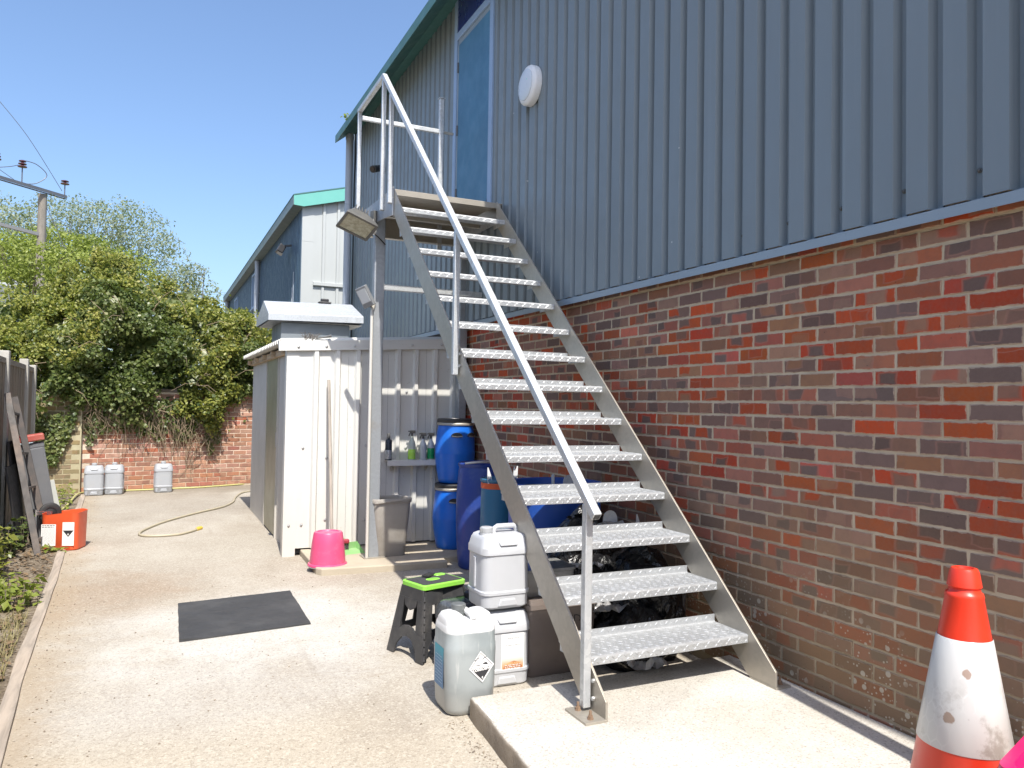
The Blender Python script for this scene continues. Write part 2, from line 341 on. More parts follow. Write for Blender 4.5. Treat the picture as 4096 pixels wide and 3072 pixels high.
PIPE = plain('grey_pvc', (.33,.37,.42), .4, 0, .06, 5); DOORB = plain('blue_door_paint', (.055,.165,.28), .5, 0, .12, 3.5, (.10,.26,.40), .5); FRAMEB = plain('pale_blue_frame', (.27,.38,.55), .45, 0, .06, 4); NAVY = plain('navy_panel', (.022,.035,.16), .3, 0, .06, 3)
GALV = mat_galv('galvanised_steel'); GALVD = mat_galv('dull_galvanised_plate', (.44,.405,.345), .55, .45, .3); GALVK = mat_galv('weathered_dark_galv', (.36,.38,.40), .45, .5, .5); TREADM = mat_galv('galvanised_chequer_plate', (.50,.515,.525), .5, .45); BOLT = plain('rusty_bolt', (.32,.22,.15), .6, .5, .25, 60); BOLTG = plain('zinc_bolt', (.55,.55,.54), .4, .7, .1, 60)
SHEDW = mat_paint('cream_shed_sheet', (.64,.635,.60)); SHEDSHADE = plain('shaded_shed_side', (.50,.475,.43), .5, 0, .08, 4, (.36,.34,.28), .35); SHEDDOOR = plain('olive_shed_door', (.36,.35,.25), .4, 0, .10, 2.5, (.24,.20,.12), .5); PINE = mat_wood('pine_batten', (.48,.36,.23), 'y', .2)  # shed side: the cream paint with shade put into the colour
WHITEP = plain('white_plastic', (.78,.79,.80), .35, 0, .04, 8); OPAL = plain('opal_diffuser', (.62,.68,.74), .3, 0, .04, 5); BLACKP = plain('black_plastic', (.030,.030,.032), .42, 0, .3, 14, (.10,.095,.085), .4); BLACKM = plain('black_metal', (.035,.035,.038), .45, .2, .2, 12); CABLE = plain('black_rubber_cable', (.02,.02,.02), .5)
DGREY = plain('dark_grey_casting', (.13,.13,.125), .5, .3, .15, 10, (.25,.23,.19), .3)
POLYW = mat_poly('white_hdpe', (.47,.48,.495), .36, .08, (.45,.43,.40), .12); POLYG = mat_poly('grey_translucent_hdpe', (.42,.46,.47), .33, .12, (.36,.33,.27), .25); POLYF = mat_poly('pale_grey_hdpe', (.36,.375,.395), .38, .05, (.40,.36,.30), .25)
BLUE = mat_poly('bright_blue_drum', (.010,.14,.62), .36, 0, (.04,.18,.5), .35); NAVYD = mat_poly('navy_drum', (.020,.055,.27), .42, 0, (.10,.14,.30), .35); TEAL = mat_poly('teal_drum', (.030,.150,.270), .4, 0, (.12,.24,.32), .4); BTUB = mat_poly('royal_blue_tub', (.018,.085,.40), .4, 0, (.05,.12,.4), .3)
ORANGE = mat_poly('orange_pail', (.72,.105,.035), .35, .05, (.5,.12,.05), .3); PINK = mat_poly('pink_plastic', (.64,.080,.19), .35, .05, (.80,.30,.42), .3); HOTPINK = mat_poly('hot_pink_plastic', (.72,.012,.13), .3, .05, (.75,.1,.25), .15); LIME = mat_poly('lime_plastic', (.26,.62,.075), .35, .05); GREENP = mat_poly('green_dustpan', (.22,.42,.16), .4, .05)
TAUPE = mat_poly('taupe_bin', (.36,.335,.30), .5, 0, (.22,.19,.15), .45); TUBG = mat_poly('brown_grey_tub', (.20,.165,.145), .4, .05, (.14,.11,.09), .35); CLEAR = mat_glass('clear_plastic', (.86,.89,.90), .12, .75)
RUBBER = plain('rubber_mat', (.040,.041,.043), .75, 0, .2, 6, (.085,.085,.085), .5, .25, 150)
CONER = mat_poly('cone_red', (.72,.045,.018), .32, .05, (.60,.08,.04), .2); BAG = None
SOIL = None

# ------------------------------------------------------------------ the ground
def sheet_obj(name, x0, y0, x1, y1, z, m, kind='structure'):
    o = MB().add([(x0,y0,z),(x1,y0,z),(x1,y1,z),(x0,y1,z)], [(0,1,2,3)]).build(name, m, fix=False); return tag(o, kind=kind)
def lerp(pts, x):
    if x <= pts[0][0]: return pts[0][1]
    for (a, va), (b, vb) in zip(pts, pts[1:]):
        if x <= b: return va+(vb-va)*(x-a)/(b-a)
    return pts[-1][1]
KERB = [(-12, -3.1), (2.5, -3.50), (4.22, -3.596), (5.23, -3.656), (6.58, -3.70), (8.44, -3.78), (11.44, -3.885), (13.35, -3.955), (14.0, -3.98)]
sheet_obj('yard_ground', -150, -150, 150, 250, 0, YARD)
def mat_soil():
    t = NT('dry_soil'); p = t.pos(); col = t.cramp(t.noise(p, 3.2, 6, .7), [(.3, (.10,.078,.055)), (.5, (.20,.16,.115)), (.7, (.31,.265,.20))]); v = t.sep(t.vor(p, 60, out='Color'))[0]
    col = t.mix(t.ramp(v, .7, 1, 0, .6), col, (.40,.34,.27)); col = t.mix(t.ramp(v, .25, 0, 0, .6), col, (.06,.045,.03)); t.bump(t.noise(p, 45, 5, .7), .9, .02); return t.fin(col, .95, 0, .2)
SOIL = mat_soil()
b = MB(); ys = [-12+i*.13 for i in range(203)]; vs = []
for y in ys:
    xk = lerp(KERB, y)-.02
    for j in range(9):
        x = xk-2.2*j/8; vs.append((x, y, .006+(.035*abs(mnoise.noise((x*3,y*3,1)))+.03*j/8 if j else .0)))
b.add(vs, [(i*9+j, i*9+j+1, i*9+10+j, i*9+9+j) for i in range(len(ys)-1) for j in range(8)])
tag(b.build('soil_bed', SOIL, smooth=60), kind='structure')
# timber edging between soil and yard
KW = mat_wood('weathered_edging', (.37,.30,.235), 'y', .5); b = MB(); vs = []
for y in ys:
    x = lerp(KERB, y)+.012*mnoise.noise((y*.6,3,0)); w = .034+.005*mnoise.noise((y*2,9,0)); h = .016+.008*mnoise.noise((y*1.3,1,5))
    vs += [(x-w,y,-.02),(x-w,y,h),(x+w,y,h),(x+w,y,-.02)]
b.add(vs, [(i*4+j, i*4+j+1, i*4+j+5, i*4+j+4) for i in range(len(ys)-1) for j in range(3)])
tag(b.build('edging_board', KW, bevel=.004), kind='structure')
# stair slab: left edge runs slightly askew, rounded arris
ZS = .105
def slab_mesh():
    out = [(-1.600,3.430),(-.002,3.455),(-.002,-3),(-2.05,-3),(-1.80,1.2),(-1.66,2.68)]
    # walk the outline with small wobble
    pts = []
    for i in range(len(out)):
        a, c = Vector((*out[i],0)), Vector((*out[(i+1)%len(out)],0)); n = max(2, int((c-a).length/.03))
        if (c-a).length > 5: n = 40
        for k in range(n):
            p = a.lerp(c, k/n); pts.append((p.x+.006*mnoise.noise((p.x*9,p.y*9,0)), p.y+.005*mnoise.noise((p.x*9,p.y*9,7))))
    cx, cy = -.9, 1.5; n = len(pts); rings = []
    for z, ins in ((-.03,0),(.03,.0),(.085,.0),(.098,.005),(.105,.018)):
        rings.append([(x+(cx-x)*ins/max(.01,math.hypot(cx-x,cy-y))+.004*mnoise.noise((x*30,y*30,z*60)), y+(cy-y)*ins/max(.01,math.hypot(cx-x,cy-y))+.004*mnoise.noise((x*30,y*30,z*60+9)), z) for x, y in pts])
    b = MB(); vs = [p for r in rings for p in r]; fs = [(i*n+j, i*n+(j+1)%n, (i+1)*n+(j+1)%n, (i+1)*n+j) for i in range(4) for j in range(n)]; fs.append(tuple(4*n+j for j in range(n)))
    return b.add(vs, fs)
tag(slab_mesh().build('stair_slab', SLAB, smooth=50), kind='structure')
PLC = plain('sandy_concrete', (.42,.365,.28), .9, 0, .15, 6, (.30,.24,.16), .5, .5, 90)
b = MB().prism([(-1.695,6.78),(-1.66,6.715),(-1.0,6.665),(-.53,6.635),(-.50,6.83),(-.01,6.86),(-.01,7.70),(-1.68,7.70)], 'z', -.02, .06)
tag(b.build('shed_plinth', PLC, bevel=.012, seg=3), kind='structure')
# ------------------------------------------------------------------ brick building pieces
def brick_proto(seed, L=.215, H=.065, D=.05, ch=.004, axis='y'):
    """front face towards -x, centred on its face; uv = position on the face in -1..1"""
    rnd = random.Random(seed); n = 7; vs = []
    def outline(k, ins):
        pts = []
        for i in range(n):      # bottom then top edge, slightly ragged
            pts.append((-L/2+L*i/(n-1), -H/2))
        for i in range(n-1, -1, -1): pts.append((-L/2+L*i/(n-1), H/2))
        o = []
        for j, (y, z) in enumerate(pts):
            r2 = random.Random(seed*100+j); wy, wz = (r2.random()-.5)*.006, (r2.random()-.5)*.006
            sy = max(-1, min(1, y/(L/2))); o.append((y*(1-ins/(L/2))+wy*(abs(sy) > .98), z*(1-ins/(H/2))+wz))
        return o
    A = outline(0, 0); B = outline(0, ch); m = len(A)
    vs = [(D, y, z) for y, z in A]+[(.0025, y, z) for y, z in A]+[(0, y, z) for y, z in B]
    fs = [(i, (i+1) % m, m+(i+1) % m, m+i) for i in range(m)]+[(m+i, m+(i+1) % m, 2*m+(i+1) % m, 2*m+i) for i in range(m)]
    fs += [(2*m+i, 2*m+i+1, 2*m+m-2-i, 2*m+m-1-i) for i in range(n-1)]
    return vs, fs
BP = [brick_proto(s) for s in range(6)]
BPH = [brick_proto(20+s, L=.1025) for s in range(2)]
def brick_mesh(vs, fs, mat, name):
    me = bpy.data.meshes.new(name); me.from_pydata(vs, [], fs); me.update()
    bm = bmesh.new(); bm.from_mesh(me); bmesh.ops.recalc_face_normals(bm, faces=bm.faces); uvl = bm.loops.layers.uv.new('UVMap')
    for f in bm.faces:
        for l in f.loops: l[uvl].uv = (l.vert.co.y/.1075, l.vert.co.z/.0325)
    bm.to_mesh(me); bm.free(); me.materials.append(mat); return me
def brick_wall(parent, bricks, mat, limit=300, inview=None):
    """bricks: (loc, rotz, half, jitter). nearest in view become parts, the rest one joined part"""
    sc_ = []
    for i, (loc, rz, half) in enumerate(bricks):
        p = to_px(loc); vis = p is not None and -12 < p[0] < 1036 and -8 < p[1] < 776 and (inview is None or inview(loc, p))
        sc_.append((0 if vis else 1, p[2] if p else 999, i))
    sc_.sort(); single = set(i for a, d, i in sc_[:limit] if a == 0)
    mes = [brick_mesh(*b, mat, 'brick') for b in BP]; mesh_ = [brick_mesh(*b, mat, 'brick_half') for b in BPH]
    V, F, UV = [], [], []
    for i, (loc, rz, half) in enumerate(bricks):
        rr = random.Random(i*13+5); k = rr.randrange(2 if half else 6); dx = (rr.random()-.5)*.0035; fl = rr.random() < .5
        R = Matrix.Rotation(rz, 4, 'Z') @ (Matrix.Rotation(math.pi, 4, 'X') if fl else Matrix.Identity(4)) @ Matrix.Rotation((rr.random()-.5)*.010, 4, 'X')
        M = Matrix.Translation(Vector(loc)) @ R @ Matrix.Translation((dx,0,0))
        if i in single:
            o = bpy.data.objects.new('brick', (mesh_ if half else mes)[k]); COL.objects.link(o); o.parent = parent
            o.matrix_parent_inverse = parent.matrix_basis.inverted(); o.matrix_basis = M
        else:
            vs, fs = (BPH if half else BP)[k]; off = len(V); V += [tuple(M @ Vector(v)) for v in vs]; F += [tuple(a+off for a in f) for f in fs]; UV += [(v[1]/.1075, v[2]/.0325) for v in vs]
    if F:
        me = bpy.data.meshes.new('brickwork'); me.from_pydata(V, [], F); me.update(); l = me.uv_layers.new(name='UVMap')
        idx = np.empty(len(me.loops), dtype=np.int32); me.loops.foreach_get('vertex_index', idx); uv = np.array(UV, dtype=np.float32)[idx]; l.data.foreach_set('uv', uv.ravel())
        bm = bmesh.new(); bm.from_mesh(me); bmesh.ops.recalc_face_normals(bm, faces=bm.faces); bm.to_mesh(me); bm.free()
        me.materials.append(mat); o = bpy.data.objects.new('brickwork', me); COL.objects.link(o); o.parent = parent; o.matrix_parent_inverse = parent.matrix_basis.inverted(); o['kind'] = 'stuff'
ware = thing('warehouse', 'slate blue clad industrial unit on a red brick base with a blue upstairs door', 'industrial building', (0, 4, 0))
# backing and mortar
b = MB().box2((.03,-6,-.1),(.30,13.15,6.1)); b.build('wall', plain('dark_core', (.1,.1,.1), .9), ware)
tag_m = MB(); ny, nz = 150, 40; ya, yb, za, zb = -4.0, 8.2, -.05, 2.40; vs = []
for j in range(nz+1):
    for i in range(ny+1):
        y = ya+(yb-ya)*i/ny; z = za+(zb-za)*j/nz; vs.append((.0040+.0010*mnoise.noise((y*11,z*19,3)), y, z))
tag_m.add(vs, [(j*(ny+1)+i, j*(ny+1)+i+1, (j+1)*(ny+1)+i+1, (j+1)*(ny+1)+i) for j in range(nz) for i in range(ny)]).build('mortar', MORTAR, ware, smooth=80)
Z1, Y0 = 2.294, 4.627
bl = []
for n in range(-1, 31):
    z = Z1-.075*(n+.5)
    for k in range(-16, 29):
        y = Y0-.225*k+.1125+(.1125 if n % 2 == 0 else 0)
        if -1.5 < y < 7.75 and z > .02: bl.append(((random.uniform(-.001,.001), y+random.uniform(-.002,.002), z+random.uniform(-.0012,.0012)), 0, False))
def in_open(loc, p): return loc[1] < 5.6 or loc[2] > 1.0
brick_wall(ware, bl, BRICK, 300, in_open)
# cladding: box profile, crowns 60 mm in front of the brick face
PITCH, YC = .1706, 2.0945
def clad_profile(ya, yb, ph, pitch=PITCH, xo=-.064, xi=-.024, cw=.104, web=.016):
    pts = []; k = math.floor((ya-ph)/pitch)-1
    while ph+k*pitch < yb+pitch:
        y = ph+k*pitch       # crown far edge at y, near edge at y-cw
        pts += [(y-pitch+web+.001+.0, xi), (y-cw-web, xi), (y-cw, xo), (y, xo), (y+web, xi)]
        k += 1
    pts = sorted(set(pts)); out = []
    for (a, xa), (c, xc) in zip(pts, pts[1:]):
        if c <= ya or a >= yb: continue
        if a < ya: xa = xa+(xc-xa)*(ya-a)/(c-a); a = ya
        if c > yb: xc = xa+(xc-xa)*(yb-a)/(c-a); c = yb
        if not out: out.append((a, xa))
        out.append((c, xc))
    return out
def clad_sheets(parent, ya, yb, z0, z1, ph, m, wid, **kw):
    k = math.floor((ya-ph)/wid); y = ph+k*wid
    while y < yb:
        a, c = max(ya, y+.0012), min(yb, y+wid-.0012)
        if c-a > .02:
            pr = clad_profile(a, c, ph, **kw); MB().sheet([(x, yy) for yy, x in pr], z0, z1, 'z').build('cladding_sheet', m, parent, fix=False)
        y += wid
SW = PITCH*6
CZ0 = 2.362
clad_sheets(ware, -5.9, 6.84, CZ0, 6.08, YC+.012, CLAD, SW)
clad_sheets(ware, 6.84, 7.935, CZ0, 3.36, YC+.012, CLAD, SW)
clad_sheets(ware, 7.935, 12.98, CZ0, 6.08, YC+.012, CLAD, SW)
# sloping sill flashing under the sheets
MB().prism([(-.004,2.375),(-.070,2.352),(-.071,2.306),(-.068,2.306),(-.067,2.348),(-.004,2.370)], 'y', -5.9, 13.0).build('sill_flashing', TRIM, ware)
# screws in the valleys
sm = MB().lathe((0,0,0), [(.011,0),(.011,.004),(.007,.005),(.007,.011),(.003,.013)], 10).xform(Matrix.Rotation(-math.pi/2, 4, 'Y')).mesh('screw'); sm.materials.append(DGREY); shade(sm)
for k in range(12):
    for zz in (2.48, 4.28): inst(sm, 'screw', ware, (-.024, 1.972+.3412*k, zz))
# corner trim, eave: fascia, soffit, roof
MB().prism([(-.062,12.96),(-.066,12.96),(-.066,13.16),(.3,13.16),(.3,13.155),(-.062,13.155)], 'z', 2.3, 6.1).build('corner_trim', TRIM, ware)
MB().box2((-.06,13.1,0),(12,13.14,6.1)).build('end_wall', TRIM, ware)
MB().prism([(-.420,5.888),(-.420,5.772),(-.412,5.772),(-.412,5.880),(-.05,6.19),(-.05,6.198)], 'y', -6, 12.58).build('eave_fascia', GREEN, ware)
MB().prism([(-.411,5.773),(-.055,6.060),(-.055,6.068),(-.411,5.781)], 'y', -6, 12.56).build('soffit', GREEN, ware)
MB().prism([(-.064,6.030),(-.090,6.035),(-.090,6.049),(-.064,6.068)], 'y', -6, 12.58).build('soffit_trim', TRIM, ware)
MB().prism([(-.411,5.778),(-.411,5.882),(-.05,6.19),(-.05,6.07)], 'y', 12.562, 12.575).build('eave_end_cap', BLACKM, ware)
MB().prism([(-.42,5.889),(-.42,5.892),(-.05,6.205),(9,8.3),(9,8.28)], 'y', -6, 12.58).build('roof', GREEN, ware)
def downpipe(parent, x, y, ztop, zbot, r=.052, m=PIPE, brackets=()):
    MB().tube([(x,y,zbot),(x,y,ztop-.05),(x,y,ztop)], r, 20).tube([(x,y,ztop-.09),(x,y,ztop-.02)], r*1.12, 20).build('downpipe', m, parent, smooth=50)
    for z in brackets: MB().tube([(x,y,z-.02),(x,y,z+.02)], r*1.14, 20).build('pipe_bracket', m, parent, smooth=50)
downpipe(ware, -.215, 12.42, 5.90, .0, .060, PIPE, (4.4,))
downpipe(ware, -.270, 1.20, 5.88, .105, .050, PIPE, (1.0, 2.9, 4.8))
MB().tube([(-.095,12.55,6.0),(-.095,12.5,5.6),(-.095,12.55,5.2),(-.095,12.52,2.2)], .012, 8).build('cable', CABLE, ware, smooth=60)
# upstairs door: frame, head, leaf, hinges, navy panel above
FY0, FY1, FZ0 = 6.842, 7.932, 3.395
MB().box2((-.082,FY0,FZ0),(-.02,FY0+.085,6.04)).build('door_frame', FRAMEB, ware, bevel=.003)
MB().box2((-.082,FY1-.085,FZ0),(-.02,FY1,6.04)).build('door_frame', FRAMEB, ware, bevel=.003)
MB().box2((-.084,FY0+.086,5.520),(-.02,FY1-.086,5.600)).build('door_frame', FRAMEB, ware, bevel=.003)
MB().box2((-.062,FY0+.09,5.46),(-.03,FY1-.09,5.518)).build('door_stop', TRIM, ware)
door = MB().box2((-.070,FY0+.088,FZ0+.012),(-.030,FY1-.125,5.458)).build('door', DOORB, ware, bevel=.003)
for z in (3.75, 4.45, 5.15): MB().tube([(-.074,FY1-.118,z),(-.074,FY1-.118,z+.11)], .011, 8).build('hinge', DGREY, door, smooth=40)
MB().box2((-.070,FY1-.122,FZ0+.01),(-.03,FY1-.088,5.45)).build('door_stop', TRIM, ware)
MB().prism([(FY0+.10,FZ0+.012),(FY0+.10,FZ0+.16),(FY0+.27,FZ0+.012)], 'x', -.0735, -.0708).build('kick_patch', plain('torn_navy_kickplate', (.03,.05,.12), .5), door)
MB().box2((-.074,FY0+.086,5.602),(-.03,FY1-.086,6.03)).build('over_panel', NAVY, ware)
# round bulkhead light on the cladding
wl_ = thing('wall_light', 'round white bulkhead light on the blue cladding beside the upstairs door', 'wall light', (-.06,5.96,4.305))
R90 = Matrix.Translation((-.060,5.96,4.305)) @ Matrix.Rotation(-math.pi/2, 4, 'Y')
MB().lathe((0,0,0), [(.165,0),(.172,.008),(.172,.055),(.165,.068),(.140,.082),(.136,.082)], 48).xform(R90).build('light_base', WHITEP, wl_, smooth=40)
MB().lathe((0,0,0), [(.134,.078),(.134,.088),(.12,.094),(.07,.099),(.001,.100)], 48).xform(R90).build('diffuser', OPAL, wl_, smooth=60)
MB().lathe((.03,-.055,.0985), [(.006,0),(.006,.002),(.001,.003)], 8).xform(R90).build('indicator', plain('green_indicator', (.3,.75,.65), .3), wl_)
# security sensor
sc_ = thing('security_camera', 'small black tubular camera on the blue cladding above the landing', 'security camera', (-.06,10.95,4.92))
MB().tube([(-.062,10.97,4.955),(-.10,10.95,4.95)], .05, 18).build('mount', DGREY, sc_, smooth=40)
MB().tube([(-.10,10.95,4.95),(-.20,10.86,4.90),(-.23,10.83,4.885)], [.045,.052,.052], 18).build('camera_body', BLACKP, sc_, smooth=40)
MB().tube([(-.231,10.829,4.884),(-.238,10.823,4.88)], .035, 16).build('lens', plain('dark_lens', (.01,.01,.012), .08), sc_, smooth=40)
# ------------------------------------------------------------------ second unit behind
far = thing('far_warehouse', 'second industrial unit behind with pale grey gable, deep blue side and green roof edge', 'industrial building', (0, 17.8, 0))
MB().box2((.02,17.84,0),(16,37,5.95)).build('wall', plain('dark_core_b', (.1,.1,.1), .9), far)
GY = 17.80
def rib_profile(xa, xb, first, pitch=.332, w=.055, d=.035):
    pts = [(xa, GY-.012)]; x = first
    while x+w < xb:
        if x > xa: pts += [(x-.012, GY-.012), (x, GY-.012-d), (x+w, GY-.012-d), (x+w+.012, GY-.012)]
        x += pitch
    return pts+[(xb, GY-.012)]
xx = .215
while xx < 9:
    w_ = .996; f = .412+math.ceil((xx-.412)/.332)*.332 if xx > .412 else .412
    zt = lambda x: 5.97+.27*(x+.05)
    for nm, z0, z1 in (('gable_sheet', 4.235, None), ('gable_sheet', .0, 4.165)):
        pr = rib_profile(xx+.001, xx+w_-.001, f); n = len(pr)
        MB().add([(x,y,z0) for x, y in pr]+[(x,y,(z1 if z1 else zt(x))) for x, y in pr], [(i,i+1,n+i+1,n+i) for i in range(n-1)]).build(nm, CLADW, far, fix=False)
    xx += w_
MB().box2((-.052,GY-.022,0),(.216,GY+.0,5.165)).build('corner_flashing', CLADW, far)
MB().box2((-.052,GY-.024,5.168),(.216,GY+.0,6.03)).build('corner_flashing', CLADW, far)
MB().prism([(GY-.01,4.165),(GY-.075,4.172),(GY-.075,4.245),(GY-.01,4.262)], 'x', .218, 9.2).build('drip_flashing', CLADW, far)
z0_ = 6.155
MB().prism([(-.275,z0_),(-.265,z0_-.21),(-.05,z0_-.225),(9.5,z0_-.225+.27*9.55),(9.5,z0_+.27*9.77)], 'y', GY-.16, GY-.148).build('verge_flashing', GREENLIT, far)
MB().prism([(-.285,z0_+.004),(9.5,z0_+.27*9.785+.004),(9.5,z0_+.27*9.785+.03),(-.285,z0_+.03)], 'y', GY-.168, 37.2).build('roof', GREEN, far)
MB().box2((-.277,GY-.147,z0_-.205),(-.262,37.1,z0_+.002)).build('eave_fascia', GREENSKY, far)
MB().prism([(-.261,z0_-.205),(-.03,z0_-.215),(-.03,z0_-.205),(-.261,z0_-.195)], 'y', GY-.147, 37.1).build('soffit', GREENSKY, far)
# deep blue side wall
def clad2(a, c, z0, z1):
    pr = clad_profile(a, c, 18.0, pitch=.20, xo=-.060, xi=-.006, cw=.105, web=.02); MB().sheet([(x,y) for y, x in pr], z0, z1, 'z').build('cladding_sheet', CLAD2, far, fix=False)
y = GY+.03
WIN = [(26.25,27.32,4.58,5.76), (32.45,33.62,4.95,5.66)]
while y < 37:
    clad2(y, min(37, y+1.0), 0, 5.94); y += 1.002
MB().box2((-.055,GY-.02,0),(-.046,GY+.16,5.95)).build('corner_flashing', TRIM, far)
WGL = plain('window_glass', (.05,.07,.09), .06, 0, .1, 3)
for y0, y1, a, c in WIN:
    w = MB(); F_ = .07
    w.box2((-.10,y0,a),(-.046,y0+F_,c)).box2((-.10,y1-F_,a),(-.046,y1,c)).box2((-.10,y0+F_,a),(-.046,y1-F_,a+F_)).box2((-.10,y0+F_,c-F_),(-.046,y1-F_,c)).box2((-.095,(y0+y1)/2-.03,a+F_),(-.046,(y0+y1)/2+.03,c-F_))
    fr = w.build('window', FRAMEB, far); MB().box2((-.07,y0+F_,a+F_),(-.05,(y0+y1)/2-.03,c-F_)).build('pane', WGL, fr); MB().box2((-.07,(y0+y1)/2+.03,a+F_),(-.05,y1-F_,c-F_)).build('pane', WGL, fr)
    MB().box2((-.14,y0-.03,a-.05),(-.046,y1+.03,a-.002)).build('sill', FRAMEB, fr)
downpipe(far, -.16, 25.3, 5.93, 0, .075, PIPE, (4.9,)); downpipe(far, -.16, 36.4, 5.93, 0, .085, PIPE)
for yy, zt_ in ((18.75,4.60),(18.95,4.25),(19.15,3.95)): MB().tube([(-.065,yy,3.0),(-.065,yy,zt_)], .014, 8).build('conduit', PIPE, far, smooth=60)
fl2 = thing('wall_floodlight', 'small dark floodlight under the eave of the far deep blue wall', 'floodlight', (-.05,19.3,5.2))
MB().bar((-.05,19.2,5.32),(-.22,19.25,5.30),.05,.04).build('bracket', BLACKM, fl2); MB().box((-.30,19.32,5.22),(.16,.34,.20),Matrix.Rotation(.5,3,'Y')).build('housing', BLACKM, fl2, bevel=.02)
MB().box((-.325,19.32,5.118),(.13,.30,.008),Matrix.Rotation(.5,3,'Y')).build('lens', plain('flood_lens_far', (.2,.22,.24), .15), fl2)
# ------------------------------------------------------------------ steel staircase
stair = thing('steel_staircase', 'galvanised open steel staircase of chequer plate treads rising to a landing at the blue door', 'staircase', (-.65, 4.8, ZS))
XO, XI = -1.158, -.152
GO, RI, NY, NZ = .2442, .2198, 3.120, .327
fz = lambda y: .191+.8985*(y-2.923)
strp = [(2.923,ZS+.011),(2.923,.191),(6.500,fz(6.500)-.006),(6.500,3.185),(3.118,ZS+.011)]
MB().prism(strp, 'x', XO, XO+.012).build('stringer', GALVD, stair, bevel=.0015)
MB().prism(strp, 'x', XI-.012, XI).build('stringer', GALVD, stair, bevel=.0015)
# tread with raised lugs
def lug(b, p, ax, nrm, L=.027, W=.0075, H=.0022):
    p, ax, nrm = Vector(p), Vector(ax).normalized(), Vector(nrm).normalized(); s_ = nrm.cross(ax)
    ring = [p+ax*(L/2), p+ax*(L*.22)+s_*(W/2), p-ax*(L*.22)+s_*(W/2), p-ax*(L/2), p-ax*(L*.22)-s_*(W/2), p+ax*(L*.22)-s_*(W/2)]
    top = [p+ax*(L*.25)+nrm*H, p-ax*(L*.25)+nrm*H]
    b.add(ring+top, [(0,1,6),(1,2,7,6),(2,3,7),(3,4,7),(4,5,6,7),(5,0,6)])
def tread_mesh():
    L = XI-.013-(XO+.013); D = .264; T = .0045; b = MB()
    prof = [(0,-.042),(0,-.010),(.003,-.003),(.010,0),(D-.006,0),(D-.001,.003),(D,.010),(D,.040)]
    inner = [(T,-.042),(T,-.012),(.006,-.0065),(.012,-T),(D-.004,-T),(D+.003,-.002),(D+T,.006),(D+T,.040)]
    b.prism(prof+inner[::-1], 'x', -L/2, L/2)
    p = .0335; n = int(L/p); k = 0
    for j in range(8):
        for i in range(n):
            x = -L/2+p*(i+.5)+(p/2 if j % 2 else 0)
            if abs(x) > L/2-.014: continue
            s_ = 1 if (i+j) % 2 else -1; lug(b, (x, .020+.0325*j, 0), (1,s_*.9,0), (0,0,1))
    for i in range(n):
        x = -L/2+p*(i+.5); s_ = 1 if i % 2 else -1
        if abs(x) < L/2-.014:
            lug(b, (x, 0, -.016), (1,0,s_*.9), (0,-1,0), .025); lug(b, (min(L/2-.014, x+p/2), 0, -.032), (1,0,-s_*.9), (0,-1,0), .020); lug(b, (x, D, .024), (1,0,s_), (0,-1,0), .026)
    for s_ in (-1, 1): b.box2((s_*(L/2)-.002, .02, -.040), (s_*(L/2)+.002, .25, -.0048))
    me = b.mesh('tread'); me.materials.append(TREADM); return me
TM = tread_mesh()
for k in range(14): inst(TM, 'tread', stair, ((XO+XI)/2, NY+GO*k, NZ+RI*k))
# landing
LY0, LY1, LZ = 6.545, 7.680, 3.402
MB().prism([(LY0,LZ-.052),(LY0,LZ-.004),(LY0+.004,LZ),(LY1,LZ),(LY1,LZ-.005),(LY0+.006,LZ-.005),(LY0+.006,LZ-.052)], 'x', XO+.013, XI+.07).build('landing_deck', GALVD, stair)
MB().prism([(6.455,LZ-.02),(LY1,LZ+.012),(LY1,LZ-.15),(6.66,LZ-.235),(6.455,LZ-.26)], 'x', XO-.012, XO-.001).build('landing_channel', GALVK, stair, bevel=.002)
MB().box2((XO+.012,6.503,LZ-.20),(XO+.016,LY1,LZ-.006)).build('landing_channel', GALVK, stair)
MB().box2((XI+.055,LY0,LZ-.17),(XI+.067,LY1,LZ-.006)).build('landing_channel', GALVK, stair)
MB().box2((XO+.013,LY1-.012,LZ-.21),(XI+.054,LY1,LZ-.006)).box2((XO+.013,LY1-.07,LZ-.21),(XI+.054,LY1-.0125,LZ-.20)).build('landing_channel', GALVD, stair)
MB().box2((XO+.017,7.06,LZ-.13),(XI+.054,7.10,LZ-.006)).build('landing_joist', GALVD, stair)
MB().prism([(XI-.28,LZ-.20),(XI+.05,LZ-.006),(XI+.05,LZ-.20)], 'y', 6.62, 6.632).build('gusset_plate', GALVD, stair)
# support posts, brace
def shs(name, p, q, w, m=GALV, bev=.006, parent=stair): return MB().bar(p, q, w, w).build(name, m, parent, bevel=bev)
MB().box2((-1.170,7.02,.06),(-1.072,7.118,LZ-.16)).build('support_post', GALVK, stair, bevel=.008)
MB().box2((-.122,7.50,.06),(-.034,7.60,LZ-.14)).build('support_post', GALVK, stair, bevel=.008)
MB().box2((-1.0715,7.035,2.572),(-.066,7.085,2.626)).build('brace', GALV, stair, bevel=.005)
MB().box2((-1.22,6.98,.06),(-1.02,7.16,.070)).build('base_plate', GALVD, stair)
